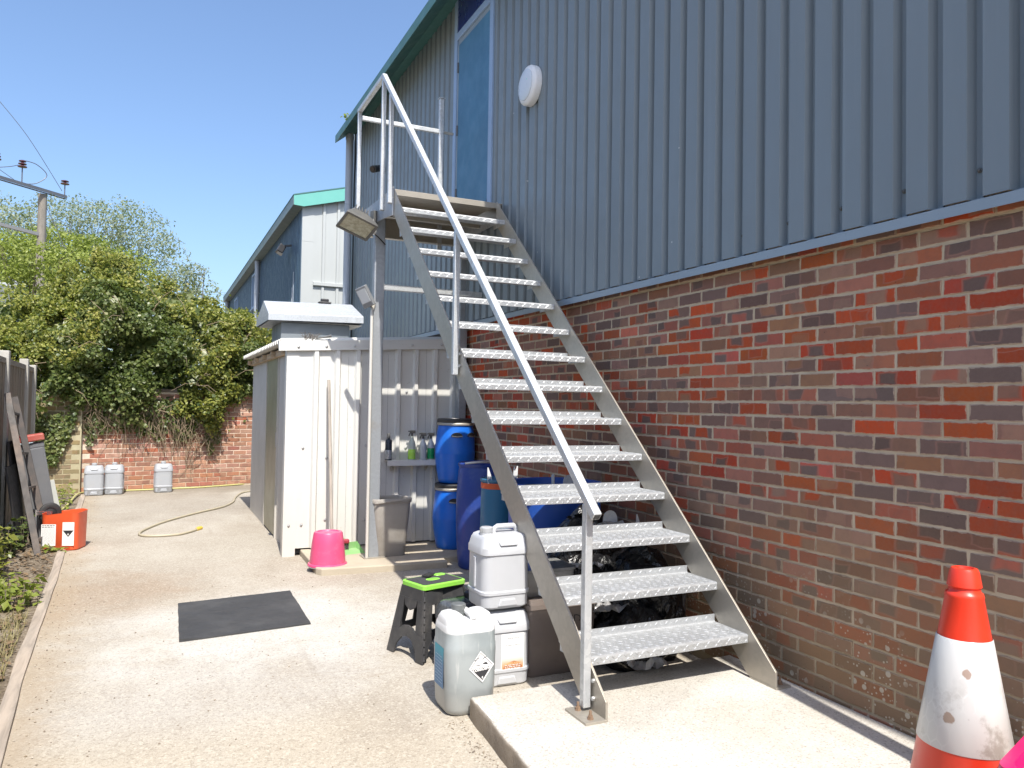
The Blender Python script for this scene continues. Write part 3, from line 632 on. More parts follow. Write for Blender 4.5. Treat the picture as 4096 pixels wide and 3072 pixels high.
# handrail and its posts
HY0, HZ0, HY1, HZ1 = 2.975, 1.005, 6.762, 4.490; HX = -1.186; hs = (HZ1-HZ0)/(HY1-HY0)
MB().bar((HX,HY0,HZ0),(HX,HY1,HZ1),.042,.042).build('handrail', GALV, stair, bevel=.005)
MB().box((HX,HY0-.0005,HZ0),(.030,.030,.002),Matrix.Rotation(math.atan(hs)+math.pi/2,3,'X')).build('handrail_end', BLACKP, stair)
MB().bar((HX,HY1-.012,HZ1-.006),(HX,7.70,HZ1-.012),.042,.042).build('handrail', GALV, stair, bevel=.005)
def rpost(y, z0, z1, x=HX, w=.038):
    MB().box2((x-w/2,y-w/2,z0),(x+w/2,y+w/2,z1)).build('rail_post', GALV, stair, bevel=.004)
rpost(3.055, .130, HZ0+hs*(3.055-HY0)-.025); rpost(4.815, 1.70, HZ0+hs*(4.815-HY0)-.025); rpost(6.500, 3.255, HZ0+hs*(6.5-HY0)-.025)
rpost(6.755, 3.250, HZ1-.03); rpost(7.675, 3.36, HZ1-.03)
MB().box2((HX+.019,7.655,4.385),(-.3375,7.690,4.428)).build('rear_rail', GALV, stair, bevel=.004)
MB().box2((-.2865,7.665,4.395),(-.17,7.685,4.418)).build('rear_rail', GALVD, stair)
MB().box2((-.336,7.645,3.14),(-.288,7.693,4.760)).build('rail_post', GALV, stair, bevel=.005); MB().box2((-.343,7.638,4.7605),(-.281,7.700,4.768)).build('post_cap', GALV, stair)
# foot plates with anchor bolts
for x0, x1 in ((-1.262,XO+.012),(XI-.012,-.066)):
    pl = MB().box2((x0,2.918,ZS-.001),(x1,3.108,ZS+.011)).build('foot_plate', GALVD, stair, bevel=.002)
    xm = x0+.045 if x0 < -1 else x1-.04
    for yy in (2.955,3.065): MB().tube([(xm,yy,ZS+.011),(xm,yy,ZS+.048)], .0065, 8).lathe((xm,yy,ZS+.011), [(.016,0),(.016,.004),(.0125,.0045),(.0125,.016)], 6).build('anchor_bolt', BOLT, pl)
def boltx(x, y, z, r=.010): MB().tube([(x,y,z),(x-.012,y,z)], r, 6).build('bolt', BOLTG, stair)
for y, z in ((3.022,.175),(3.022,.255),(4.780,1.76),(4.780,1.84),(6.463,3.30),(6.463,3.39),(6.718,3.29),(6.718,3.38)): boltx(XO-.0005, y, z)
# ------------------------------------------------------------------ lamps on the stair
fl = thing('floodlight', 'large grimy dark grey floodlight tilted down from the landing corner', 'floodlight', (-1.17,7.0,3.2))
n_ = Vector((-.22,-.50,-.84)).normalized(); L_ = Vector((.83,0,-.50)); L_ = (L_-n_*L_.dot(n_)).normalized(); S_ = n_.cross(L_); 
if S_.z < 0: S_ = -S_
RF = Matrix((L_, S_, n_)).transposed(); CF = Vector((-1.372,6.90,3.118))
def flp(x, y, z): return CF+RF @ Vector((x,y,z))
bx = MB().loft([(0,0,-.15,.16,.10,.02),(0,0,-.10,.21,.15,.02),(0,0,-.03,.30,.215,.02),(0,0,0,.32,.235,.015),(0,0,.012,.32,.235,.015),(0,0,.012,.275,.19,.01),(0,0,.004,.272,.187,.01)], capt=True)
for i in range(5): bx.box((-.06+.03*i,0,-.165),(.008,.12,.05))
bx.xform(Matrix.Translation(CF) @ RF.to_4x4()).build('housing', DGREY, fl, smooth=35)
gl = NT('grimy_lamp_glass'); gl_m = gl.fin(gl.mix(gl.ramp(gl.noise(gl.pos(), 22, 5, .7), .35, .65), (.46,.46,.36), (.30,.29,.21)), .25)
MB().box((0,0,.006),(.268,.183,.003)).xform(Matrix.Translation(CF) @ RF.to_4x4()).build('lens', gl_m, fl)
MB().bar(flp(.165,0,-.04), (-1.20,7.0,3.235), .012, .05).bar((-1.215,6.985,3.235),(-1.175,7.0,3.235),.06,.12).build('bracket', DGREY, fl, bevel=.003)
MB().tube([flp(.168,0,-.03),flp(.182,0,-.03)], .03, 14).build('pivot', BOLTG, fl, smooth=40)
MB().tube([flp(.05,0,-.15),(-1.25,7.0,3.12),(-1.16,6.96,3.05),(-1.08,6.99,2.99)], .006, 6).build('cable', CABLE, fl, smooth=60)
f3 = thing('led_floodlight', 'slim grey LED floodlight pointing left from the landing support post', 'floodlight', (-1.2,7.0,2.45))
R3 = Matrix.Rotation(math.radians(-28), 3, 'Y') @ Matrix.Rotation(math.radians(35), 3, 'Z')
MB().box((-1.262,6.98,2.485),(.040,.13,.20),R3).build('housing', plain('grey_led_body', (.24,.25,.26), .45, .2), f3, bevel=.008)
MB().box(Vector((-1.262,6.98,2.485))+R3 @ Vector((-.0215,0,.01)),(.004,.105,.13),R3).build('lens', plain('led_lens', (.55,.57,.58), .2), f3)
MB().bar((-1.235,6.99,2.44),(-1.172,7.02,2.40),.016,.04).build('bracket', BLACKM, f3)
cp = tag(MB().tube([(-1.168,7.005,2.44),(-1.192,7.0,2.36),(-1.192,7.0,.061)], .015, 10).build('conduit', plain('cream_conduit', (.55,.53,.48), .4, 0, .08, 6), smooth=60), 'thin pale conduit running down the left side of the stair support post', 'conduit')
# ------------------------------------------------------------------ metal shed
shed = thing('metal_shed', 'cream corrugated metal shed tucked beneath the landing against the warehouse', 'shed', (-.9, 9.3, 0))
FYS = 7.650; XL, XR, YB = -1.760, -.020, 11.15
zr = lambda x: 2.075+.062*(x+1.93)
def front_sheet(x0, x1, ribs):
    pts = [(x0,FYS)]
    for r in ribs: pts += [(r-.034,FYS),(r-.018,FYS-.032),(r+.018,FYS-.032),(r+.034,FYS)]
    pts.append((x1,FYS)); n = len(pts)
    MB().add([(x,y,.075) for x, y in pts]+[(x,y,zr(x)-.03) for x, y in pts], [(i,i+1,n+i+1,n+i) for i in range(n-1)]).build('front_sheet', SHEDW, shed, fix=False)
front_sheet(-1.735,-1.250,[-1.570,-1.360]); front_sheet(-1.248,-.840,[-1.155,-.945]); front_sheet(-.838,-.430,[-.735,-.545]); front_sheet(-.428,-.022,[-.335,-.130])
MB().prism([(-1.850,FYS-.003),(-1.735,FYS-.003),(-1.735,FYS-.007),(-1.854,FYS-.007),(-1.854,FYS+.10),(-1.850,FYS+.10)], 'z', .0, 2.06).build('corner_trim', SHEDW, shed)
MB().add([(-1.935,FYS-.040,1.990),(-.02,FYS-.040,2.095),(-.02,FYS-.040,2.200),(-1.935,FYS-.040,2.085),(-1.935,FYS-.030,1.990),(-.02,FYS-.030,2.095),(-.02,FYS+.05,2.203),(-1.935,FYS+.05,2.088)], [(0,1,2,3),(3,2,6,7),(0,4,5,1),(0,3,7,4),(4,7,6,5),(1,5,6,2)]).build('roof_trim', SHEDW, shed)
bm_ = MB().lathe((0,0,0), [(.014,0),(.014,.003),(.008,.004),(.008,.010),(.003,.012)], 10).xform(Matrix.Rotation(math.pi/2, 4, 'X')).mesh('sheet_bolt'); bm_.materials.append(BOLTG); shade(bm_)
for x, z in ((-1.80,.30),(-1.68,.30),(-1.68,1.05),(-1.45,.95),(-1.45,.34),(-1.06,1.07),(-1.06,.32),(-.64,1.04),(-.64,1.62),(-.64,.55),(-.25,1.05)): inst(bm_, 'sheet_bolt', shed, (x, FYS-.001 if x > -1.73 else FYS-.007, z))
for x in (-1.75,-1.48,-1.20,-.60,-.28): inst(bm_, 'sheet_bolt', shed, (x, FYS-.040, zr(x)-.05))
# side wall: small corrugation, door
def corr(y0, y1, z0, z1, m, name, amp=.011, p=.076, x=XL):
    n = max(4, int((y1-y0)/p*8)); pts = [(x+amp*math.sin(2*math.pi*(y0+(y1-y0)*i/n)/p), y0+(y1-y0)*i/n) for i in range(n+1)]
    o = MB().sheet(pts, z0, z1, 'z').build(name, m, shed, fix=False); shade(o.data, 60); return o
corr(FYS+.02, 8.70, .0, 2.00, SHEDSHADE, 'side_sheet'); corr(9.66, YB, .0, 2.00, SHEDSHADE, 'side_sheet')
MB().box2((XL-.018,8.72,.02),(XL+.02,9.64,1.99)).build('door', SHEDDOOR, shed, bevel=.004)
for y in (8.70,9.64): MB().box2((XL-.026,y,.0),(XL+.02,y+.02,2.0)).build('door_post', SHEDSHADE, shed)
MB().box2((XL-.030,8.735,1.0),(XL-.0185,8.75,1.16)).build('door_handle', BOLTG, shed)
MB().box2((XL+.02,YB-.01,0),(XR,YB,2.1)).build('back_wall', SHEDSHADE, shed); MB().box2((XL+.03,FYS+.04,.02),(XR,YB-.02,1.95)).build('inner_lining', plain('dark_lining', (.06,.06,.06), .9), shed)
MB().box2((XL-.05,FYS+.06,1.985),(XL-.005,YB,2.055)).build('roof_batten', PINE, shed, bevel=.003)
for i in range(5): MB().box2((XL-.10,8.0+.75*i,1.99),(XL-.051,8.05+.75*i,2.05)).build('rafter_end', PINE, shed, bevel=.003)
n = 27; pts = []; ry0, ry1 = FYS+.055, YB+.08
for i in range(n*4+1):
    t = i/4; ph = i % 4; y = ry0+(ry1-ry0)*i/(n*4); pts.append((y, (0,.042,.042,0)[ph]))
xs = (-1.905,-.0)
V = [(xs[0], y, zr(xs[0])+.0+h) for y, h in pts]+[(xs[1], y, zr(xs[1])+.0+h) for y, h in pts]; m_ = len(pts)
MB().add(V, [(i,i+1,m_+i+1,m_+i) for i in range(m_-1)]).build('roof_sheet', SHEDW, shed, fix=False, solid=.003)
nest = thing('dead_weeds', 'small tuft of dry grey weeds caught on the front edge of the shed roof', 'dried weeds', (-1.60,7.75,2.13))
bw = MB(); rr = random.Random(3)
for i in range(70):
    a = rr.uniform(0,6.28); p0 = Vector((-1.62+rr.uniform(-.06,.06),7.76+rr.uniform(-.05,.05),2.115)); d = Vector((math.cos(a)*rr.uniform(.02,.09),math.sin(a)*.05,rr.uniform(.01,.09))); bw.tube([p0,p0+d*.6+Vector((0,0,.02)),p0+d], [.003,.0025,.001], 4)
bw.build('stems', plain('dry_weed', (.12,.11,.10), .9, 0, .4, 40), nest)
MB().tube([(-1.56,7.72,2.135),(-1.48,7.70,2.15),(-1.42,7.70,2.165)], [.006,.010,.016], 6).build('twig', DGREY, nest)
# extractor cowl standing behind the shed roof
hood = thing('extractor_cowl', 'galvanised pitched cowl over a dark duct behind the shed roof', 'extractor cowl', (-1.2,10.0,0))
zf = 2.475; HB = plain('cowl_duct_paint', (.16,.185,.21), .5, .1, .12, 4, (.30,.32,.33), .4); CW = mat_galv('bright_galvanised_cowl', (.56,.59,.62), .35, .42)
MB().box2((-1.635,9.60,1.9),(-.80,10.40,2.47)).build('duct', HB, hood, bevel=.01)
hv = [(-1.80,9.5,zf),(-.645,9.5,zf+.025),(-.645,10.55,zf+.025),(-1.815,10.55,zf),(-1.80,9.5,zf+.085),(-.645,9.5,zf+.108),(-.645,10.55,zf+.108),(-1.815,10.55,zf+.085),(-1.80,9.98,zf+.285),(-.69,9.98,zf+.312)]
MB().add(hv, [(0,1,5,4),(1,2,6,5),(2,3,7,6),(3,0,4,7),(4,5,9,8),(5,6,9),(6,7,8,9),(7,4,8)]).build('cowl', CW, hood, bevel=.006)
MB().box2((-1.79,9.51,zf-.006),(-.655,10.54,zf-.003)).build('cowl_underside', DGREY, hood)
MB().box((-1.04,10.0,zf+.315),(.16,.10,.02)).box((-1.04,10.0,zf+.34),(.10,.06,.05)).build('roof_vent', BLACKM, hood, bevel=.01)
# ------------------------------------------------------------------ small print helpers
def text_mesh(body, size, name='lettering', bold=0.0):
    cu = bpy.data.curves.new('txt', 'FONT'); cu.body = body; cu.size = size; cu.align_x = 'CENTER'; cu.align_y = 'CENTER'; cu.offset = bold; cu.resolution_u = 2
    o = bpy.data.objects.new('txt', cu); COL.objects.link(o); bpy.context.view_layer.update()
    me = bpy.data.meshes.new_from_object(o.evaluated_get(bpy.context.evaluated_depsgraph_get())); bpy.data.objects.remove(o); me.name = name; return me
def put(me, name, mat, parent, M):
    me.materials.clear(); me.materials.append(mat); o = bpy.data.objects.new(name, me); COL.objects.link(o); o.parent = parent; o.matrix_parent_inverse = parent.matrix_basis.inverted() if parent.parent is None else (parent.parent.matrix_basis @ parent.matrix_basis).inverted(); o.matrix_basis = M; return o
def face_M(c, right, up):     # local x=right, y=up, z=out
    r = Vector(right).normalized(); u = Vector(up).normalized(); n = r.cross(u); M = Matrix.Identity(4)
    for i in range(3): M[i][0], M[i][1], M[i][2], M[i][3] = r[i], u[i], n[i], c[i]
    return M
def flat(pts, M, dz=0): return [M @ Vector((x,y,dz)) for x, y in pts]
PAPER = plain('label_paper', (.78,.77,.75), .5, 0, .03, 20); INK = plain('black_ink', (.03,.03,.035), .5, 0, .1, 30); PAPERG = plain('faint_print', (.50,.50,.50), .5, 0, .05, 30)
def lines(b, M, x0, x1, y0, y1, n, th, dz, seed=1):
    rr = random.Random(seed)
    for i in range(n):
        y = y0+(y1-y0)*i/max(1,n-1); x = x0
        while x < x1-.004:
            w = min(x1-x, rr.uniform(.006,.02)*(x1-x0)/.08); b.add(flat([(x,y),(x+w,y),(x+w,y+th),(x,y+th)], M, dz), [(0,1,2,3)]); x += w+.004*(x1-x0)/.08
    return b
# ------------------------------------------------------------------ jerrycans
def jerry_parts(parent, w, d, h, m, capm=None, cap=(-.30,-.10), handle=True):
    b = MB(); R = .055
    z = lambda k: k*h
    b.loft([(0,0,0,w*.86,d*.84,R),(0,0,z(.012),w*.92,d*.90,R),(0,0,z(.03),w*.95,d*.94,R),(0,0,z(.175),w*.965,d*.96,R),(0,0,z(.19),w,d,R),(0,0,z(.225),w,d,R),(0,0,z(.24),w*.965,d*.96,R),
            (0,0,z(.70),w*.955,d*.95,R),(0,0,z(.715),w,d,R),(0,0,z(.80),w*.995,d*.995,R),(0,0,z(.815),w*.975,d*.97,R),(0,0,z(.90),w*.93,d*.90,R),(0,0,z(.945),w*.86,d*.82,.05),(0,0,z(.965),w*.76,d*.70,.045),(0,0,z(.967),w*.5,d*.4,.03)], 5)
    body = b.build('body', m, parent, smooth=32)
    def trap(side, u0, u1, k0, k1, z0, z1, dep):      # moulded panels standing proud on shoulder, foot and sides
        y = -d/2 if side == 'f' else d/2; s_ = -1 if side == 'f' else 1; pts = [(u0,z0),(u1,z0),(u1+k1,z1),(u0+k0,z1)]; e = MB()
        e.add([(x, y*(.955 if zz < h*.5 else (.985 if zz < h*.84 else .90)), zz) for x, zz in pts]+[(x*.96, y*(.955 if zz < h*.5 else (.985 if zz < h*.84 else .90))+s_*dep, zz+(.004 if zz == z0 else -.004)) for x, zz in pts], [(4,5,6,7),(0,1,5,4),(1,2,6,5),(2,3,7,6),(3,0,4,7)])
        e.build('moulding', m, parent, smooth=30, bevel=.003)
    trap('f', -w*.17, w*.17, -.012, .012, z(.83), z(.90), .007); trap('f', -w*.20, w*.20, .016, -.016, z(.035), z(.135), .006); trap('b', -w*.20, w*.20, .016, -.016, z(.035), z(.135), .006)
    for s_ in (-1, 1): MB().box((s_*w*.486,0,z(.46)),(.012,d*.10,z(.40))).build('moulding', m, parent, bevel=.003)
    if handle:
        MB().tube([(-.035,0,z(.955)),(-.030,0,z(1.02)),(-.012,0,z(1.045)),(w*.30,0,z(1.045)),(w*.345,0,z(1.02)),(w*.37,0,z(.95))], .0145, 12).build('handle', m, parent, smooth=60)
    cx, cy = cap[0]*w, cap[1]*d; c = MB().lathe((cx,cy,z(.93)), [(.036,0),(.036,z(.05)),(.034,z(.052))], 20)
    n = 22
    cb = MB(); pr = []
    cb.lathe((cx,cy,z(.985)), [(.034,0),(.035,.003),(.034,.026),(.029,.030)], n)
    for i in range(n):
        a = 2*math.pi*i/n; cb.box((cx+.0345*math.cos(a), cy+.0345*math.sin(a), z(.985)+.013), (.004,.003,.022), Matrix.Rotation(a,3,'Z'))
    c.build('neck', m, parent, smooth=40); cb.build('cap', capm or m, parent, smooth=30)
    return body
CAPG = mat_poly('grey_cap', (.40,.41,.42), .4)
def jerry(name, label, loc, rz, w, d, h, m, group=None, capm=None, **k):
    t = thing(name, label, 'jerrycan', loc, group, rz); old = t.matrix_basis.copy()
    t.location = (0,0,0); t.rotation_euler = (0,0,0); bpy.context.view_layer.update(); jerry_parts(t, w, d, h, m, capm, **k); t.location = loc; t.rotation_euler = (0,0,rz)
    for ch in t.children: ch.matrix_parent_inverse = Matrix.Identity(4)
    return t
j_low = jerry('jerrycan', 'white jerrycan with a white and orange label, lower of the stack of two', (-1.258,3.865,0), math.radians(-2), .292, .26, .405, POLYW, 'jerrycans beside the stairs', CAPG)
j_up = copy_thing(j_low, (-1.266,3.868,.412), math.radians(1), 'plain white jerrycan with top handle, upper of the stack of two', 'jerrycans beside the stairs')
# label on the lower can
def bv(x, y, z): return Vector((x, y, z))
def lab(parent, c, right, up, w, h): return face_M(Vector(c), right, up)
Mz = Matrix.Translation((-1.258,3.865,0)) @ Matrix.Rotation(math.radians(-2),4,'Z')
ML = Mz @ face_M((.030,-.1265,.182), (1,0,0), (0,0,1))
def child(parent, b, name, m):
    bpy.context.view_layer.update(); me = b.mesh(name, False); o = bpy.data.objects.new(name, me); COL.objects.link(o); me.materials.append(m); o.parent = parent; o.matrix_parent_inverse = parent.matrix_world.inverted(); return o
def ctext(parent, body, size, M, m, bold=0):
    bpy.context.view_layer.update(); me = text_mesh(body, size, bold=bold); me.materials.append(m); o = bpy.data.objects.new('lettering', me); COL.objects.link(o); o.parent = parent; o.matrix_parent_inverse = parent.matrix_world.inverted(); o.matrix_basis = M; return o
def rect(M, x0, x1, y0, y1, dz): return MB().add(flat([(x0,y0),(x1,y0),(x1,y1),(x0,y1)], M, dz), [(0,1,2,3)])
lb = child(j_low, rect(ML, -.067,.067,-.098,.098,.0), 'label', PAPER)
og = NT('orange_fade'); g_ = og.ramp(og.sep(og.pos())[2], .105, .165); om = og.fin(og.mix(g_, (.62,.36,.20), (.78,.745,.70)), .5)
child(j_low, rect(ML, -.062,.062,-.093,-.010,.0008), 'label_print', om)
child(j_low, MB().add(flat([(-.060,-.093),(.058,-.093),(.056,-.078),(.035,-.056),(.008,-.048),(-.025,-.055),(-.050,-.074)], ML, .0014), [tuple(range(7))]), 'label_print', plain('brown_print', (.45,.17,.06), .5))
ctext(j_low, 'LUBRICANTS', .0165, ML @ Matrix.Translation((0,-.060,.002)), plain('orange_letter', (.78,.45,.22), .5), .0006)
child(j_low, lines(MB(), ML, -.045, .045, -.088, -.070, 3, .0035, .002, 3), 'label_print', PAPER)
child(j_low, lines(MB(), ML, -.030, .040, .070, .074, 2, .0035, .001, 4), 'label_print', PAPERG); child(j_low, lines(MB(), ML, -.042, .045, .033, .033, 1, .006, .001, 8), 'label_print', PAPERG)
# part full translucent can in front
cn = thing('jerrycan', 'grey translucent jerrycan with a black and white corrosive diamond and a blue side label', 'jerrycan', (-1.5735,3.580,0), 'jerrycans beside the stairs')
t = NT('part_full_hdpe'); p = t.pos(); q = t.sep(p); nz = t.noise(p, 9, 4)
lvl = t.ramp(t.math('ADD', q[2], t.math('MULTIPLY', nz, .012)), .398, .405); col = t.mix(lvl, t.mix(t.ramp(t.noise(p, 4, 4), .35, .65), (.235,.265,.27), (.33,.36,.365)), (.66,.665,.66))
col = t.mix(t.math('MULTIPLY', t.ramp(q[2], .16, .05), .35), col, (.42,.40,.36)); col = t.mix(t.math('MULTIPLY', t.ramp(t.noise(t.mapv(p, (6,6,.9)), 6, 4), .6, .75), .35), col, (.62,.62,.60))
t.b.inputs['Subsurface Weight'].default_value = .12; t.b.inputs['Subsurface Radius'].default_value = (.02,.02,.02); t.bump(t.noise(p, 30, 3), .08, .004); PFULL = t.fin(col, .3)
w, d, h = .268, .255, .47; R_ = .06
bx = MB().loft([(0,0,0,w*.80,d*.80,R_),(0,0,.012,w*.88,d*.88,R_),(0,0,.035,w*.94,d*.94,R_),(0,0,.11,w*.96,d*.96,R_),(0,0,.118,w*.975,d*.975,R_),(0,0,.30,w*1.0,d*1.0,R_),(0,0,.335,w*.99,d*.99,R_),(0,0,.340,w*.975,d*.975,R_),(0,0,.40,w*.97,d*.97,R_),(0,0,.425,w*.93,d*.92,.055),(0,0,.442,w*.84,d*.82,.05),(0,0,.448,w*.6,d*.6,.05)], 6)
bx.xform(Matrix.Translation((-1.5735,3.580,0))); bx.build('body', PFULL, cn, smooth=40)
for sx, hx in ((-1,.085),(1,.085)):
    MB().loft([(sx*.073,0,.41,.105,.20,.05),(sx*.073,0,.445,.100,.19,.045),(sx*.073,0,.468,.080,.15,.038),(sx*.073,0,.478,.045,.09,.02)], 5).xform(Matrix.Translation((-1.5735,3.580,0))).build('shoulder', PFULL, cn, smooth=60)
MB().tube([(-1.560,3.50,.448),(-1.562,3.52,.468),(-1.566,3.60,.472),(-1.568,3.66,.468),(-1.568,3.685,.445)], .016, 12).build('handle', PFULL, cn, smooth=60)
MB().lathe((-1.598,3.610,.44), [(.034,0),(.034,.035),(.036,.037),(.036,.062),(.032,.066)], 24).build('cap', plain('grey_screw_cap', (.13,.14,.14), .4), cn, smooth=35)
MD = face_M((-1.535,3.4502,.232), (1,.0,0), (0,0,1)) @ Matrix.Rotation(math.radians(5), 4, 'Z')
D_ = .072
child(cn, MB().add(flat([(D_*.92,0),(0,D_*1.06),(-D_*.92,0),(0,-D_*1.06)], MD, .0), [(0,1,2,3)]), 'hazard_label', PAPER)
k = .86; child(cn, MB().add(flat([(D_*.92*k*.92,-.004),(-D_*.92*k*.92,-.004),(0,-D_*1.06*k)], MD, .001), [(0,1,2)]), 'label_print', INK)
b = MB()
for a, c in (((.92*k,0),(0,1.06*k)),((0,1.06*k),(-.92*k,0))):
    a, c = Vector((*a,0))*D_, Vector((*c,0))*D_; n = (c-a).normalized().cross(Vector((0,0,1)))*.0012; b.add([MD @ (a+n+Vector((0,0,.001))), MD @ (c+n+Vector((0,0,.001))), MD @ (c-n+Vector((0,0,.001))), MD @ (a-n+Vector((0,0,.001)))], [(0,1,2,3)])
b.add(flat([(-.030,.008),(-.008,.008),(-.008,.011),(-.030,.011)], MD, .001), [(0,1,2,3)])                    # bar and hand, the two tubes above
for x in (-.022, .018): b.add(flat([(x-.014,.036),(x+.010,.046),(x+.011,.043),(x-.013,.033)], MD, .001), [(0,1,2,3)]); [b.add(flat([(x-.004+.003*i,.024-.004*i),(x-.002+.003*i,.024-.004*i),(x-.002+.003*i,.028-.004*i),(x-.004+.003*i,.028-.004*i)], MD, .001), [(0,1,2,3)]) for i in range(3)]
b.add(flat([(.006,.012),(.030,.006),(.034,.010),(.026,.018),(.010,.017)], MD, .001), [(0,1,2,3,4)])
child(cn, b, 'label_print', INK)
ctext(cn, 'CORROSIVE', .0178, MD @ Matrix.Translation((0,-.012,.0022)), PAPER, .0009); ctext(cn, '8', .015, MD @ Matrix.Translation((0,-.052,.0022)), PAPER, .0005)
MS = face_M((-1.7065,3.575,.225), (0,-1,0), (0,0,1)); bl_ = NT('blue_label'); blm = bl_.fin(bl_.mix(bl_.ramp(bl_.sep(bl_.pos())[2], .22, .32), (.10,.22,.40), (.04,.36,.46)), .5)
child(cn, rect(MS, -.065,.060,-.10,.095,.002), 'side_label', blm); child(cn, lines(MB(), MS, -.05, .045, -.08, .045, 9, .004, .003, 6), 'label_print', plain('pale_blue_print', (.35,.50,.62), .5))
# smoky dark can behind the stool
SMOKE = mat_poly('smoky_black_can', (.055,.06,.065), .22, 0, (.30,.31,.31), .55)
jerry('jerrycan', 'smoky black jerrycan holding dark blue liquid between stool and white jerrycans', (-1.36,4.13,0), math.radians(14), .27, .27, .39, SMOKE, 'jerrycans beside the stairs', BLACKP, handle=False, cap=(.22,.1))
jc = jerry('jerrycan', 'pale grey jerrycan, leftmost of three along the back wall', (-3.822,13.50,0), math.radians(4), .275, .235, .475, POLYF, 'grey jerrycans along the back wall', CAPG, handle=False, cap=(0,0))
copy_thing(jc, (-3.545,13.585,0), math.radians(-3), 'pale grey jerrycan, middle one of three along the back wall', 'grey jerrycans along the back wall')
copy_thing(jc, (-2.845,13.66,0), math.radians(6), 'pale grey jerrycan standing alone, rightmost of three along the back wall', 'grey jerrycans along the back wall')
# ------------------------------------------------------------------ step stool
st = thing('step_stool', 'folding step stool with black legs and a lime edged black top', 'step stool', (-1.43,4.46,0), None, math.radians(17.0))
st0 = st.matrix_basis.copy(); st.location = (0,0,0); st.rotation_euler = (0,0,0)
TW, TD, TH = .320, .238, .432
MB().loft([(0,0,TH-.030,TW-.012,TD-.012,.02),(0,0,TH-.026,TW,TD,.024),(0,0,TH-.004,TW,TD,.024),(0,0,TH,TW-.008,TD-.008,.022)], 4).build('seat', LIME, st, smooth=40)
MB().loft([(0,0,TH+.0005,TW-.034,TD-.034,.014),(0,0,TH+.0030,TW-.036,TD-.036,.014)], 3).build('seat_pad', plain('seat_grip', (.045,.045,.047), .8, 0, .2, 30, None, 0, .5, 300), st)
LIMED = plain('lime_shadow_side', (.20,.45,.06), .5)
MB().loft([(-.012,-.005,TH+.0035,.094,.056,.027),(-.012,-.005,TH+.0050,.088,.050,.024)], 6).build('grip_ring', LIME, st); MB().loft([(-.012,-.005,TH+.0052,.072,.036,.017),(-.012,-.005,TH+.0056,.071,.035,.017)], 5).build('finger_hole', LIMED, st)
MB().loft([(.092,.072,TH+.0035,.075,.050,.016),(.092,.072,TH+.0075,.070,.045,.014)], 5).build('grip_ring', LIME, st)
BP_ = plain('black_stool_plastic', (.042,.042,.044), .42, 0, .25, 20, (.13,.12,.11), .5)
def panel(A, B, C, D, cuts):  # quad A,B top  C,D bottom (A above C); thickness inward
    A, B, C, D = map(Vector, (A,B,C,D))
    def P(u, v): return (A.lerp(B,u)).lerp(C.lerp(D,u), v)
    n = (B-A).cross(C-A).normalized()*.012; bb = MB()
    for poly in cuts:
        m = len(poly); vs = [P(u,v) for u, v in poly]; vs += [p-n for p in vs]
        bb.add(vs, [tuple(range(m)), tuple(range(2*m-1,m-1,-1))]+[(i,(i+1)%m,m+(i+1)%m,m+i) for i in range(m)])
    return bb
arch = [(.5+.30*math.cos(a), 1-.30*math.sin(a)) for a in np.linspace(0, math.pi, 9)]
endcut = [[(0,0),(1,0),(1,.16),(0,.16)], [(0,.16),(.22,.16),(.24,.62),(0,.62)], [(.78,.16),(1,.16),(1,.62),(.76,.62)], [(.22,.16),(.78,.16),(.70,.27),(.5,.33),(.30,.27)],
          [(0,.62),(.24,.62),(.35,.56),(.5,.54),(.5,.70),(.35,.73),(.22,.85),(.19,1),(0,1)], [(.5,.54),(.65,.56),(.76,.62),(1,.62),(1,1),(.81,1),(.78,.85),(.65,.73),(.5,.70)]]
sx_, sy_ = TW/2-.012, TD/2-.008; bx_, by_ = TW/2+.040, .187; zt = TH-.028
for s_ in (-1, 1):
    panel((s_*sx_,sy_,zt),(s_*sx_,-sy_,zt),(s_*bx_,by_,0),(s_*bx_,-by_,0), endcut).build('leg_panel', BP_, st, bevel=.002)
    half = [[(0,0),(1,0),(1,.22),(0,.22)], [(0,.22),(.40,.22),(.34,.60),(0,.60)], [(.62,.22),(1,.22),(1,.60),(.62,.60)], [(0,.60),(1,.60),(1,.72),(.45,.74),(.2,.85),(.14,.97),(0,.97)]]
    for q in (0, 1):
        u0, u1 = (-1, -.03) if q == 0 else (1, .03)
        panel((u0*sx_,s_*(sy_-.004),zt-.012),(u1*sx_,s_*(sy_-.030),zt-.012),(u0*bx_*.99,s_*(by_-.012),.012),(u1*bx_,s_*(by_-.065),.05), half).build('folding_panel', BP_, st, bevel=.002)
    for q in (-1, 1):
        for i in range(9):
            f = .08+.1*i; MB().tube([(q*(sx_+(bx_-sx_)*f), s_*(sy_+(by_-sy_)*f), zt*(1-f)), (q*(sx_+(bx_-sx_)*(f+.075)), s_*(sy_+(by_-sy_)*(f+.075)), zt*(1-f-.075))], .008, 8).build('hinge_knuckle', BP_, st, smooth=50)
for ch in st.children: ch.matrix_parent_inverse = Matrix.Identity(4)
st.location = (-1.43,4.46,0); st.rotation_euler = (0,0,math.radians(17.0))
sb_ = thing('scrub_pad', 'flat black ribbed scrub pad lying on the back edge of the stool seat', 'scrub pad', (-1.44,4.55,.436))
Mp_ = Matrix.Translation((-1.435,4.545,.4375)) @ Matrix.Rotation(math.radians(52),4,'Z') @ Matrix.Rotation(math.radians(4),4,'Y'); bb = MB().box((0,0,.004),(.125,.050,.005))
for i in range(12): bb.box((-.055+.01*i,0,.0078),(.004,.046,.003))
bb.xform(Mp_).build('pad', BLACKP, sb_)
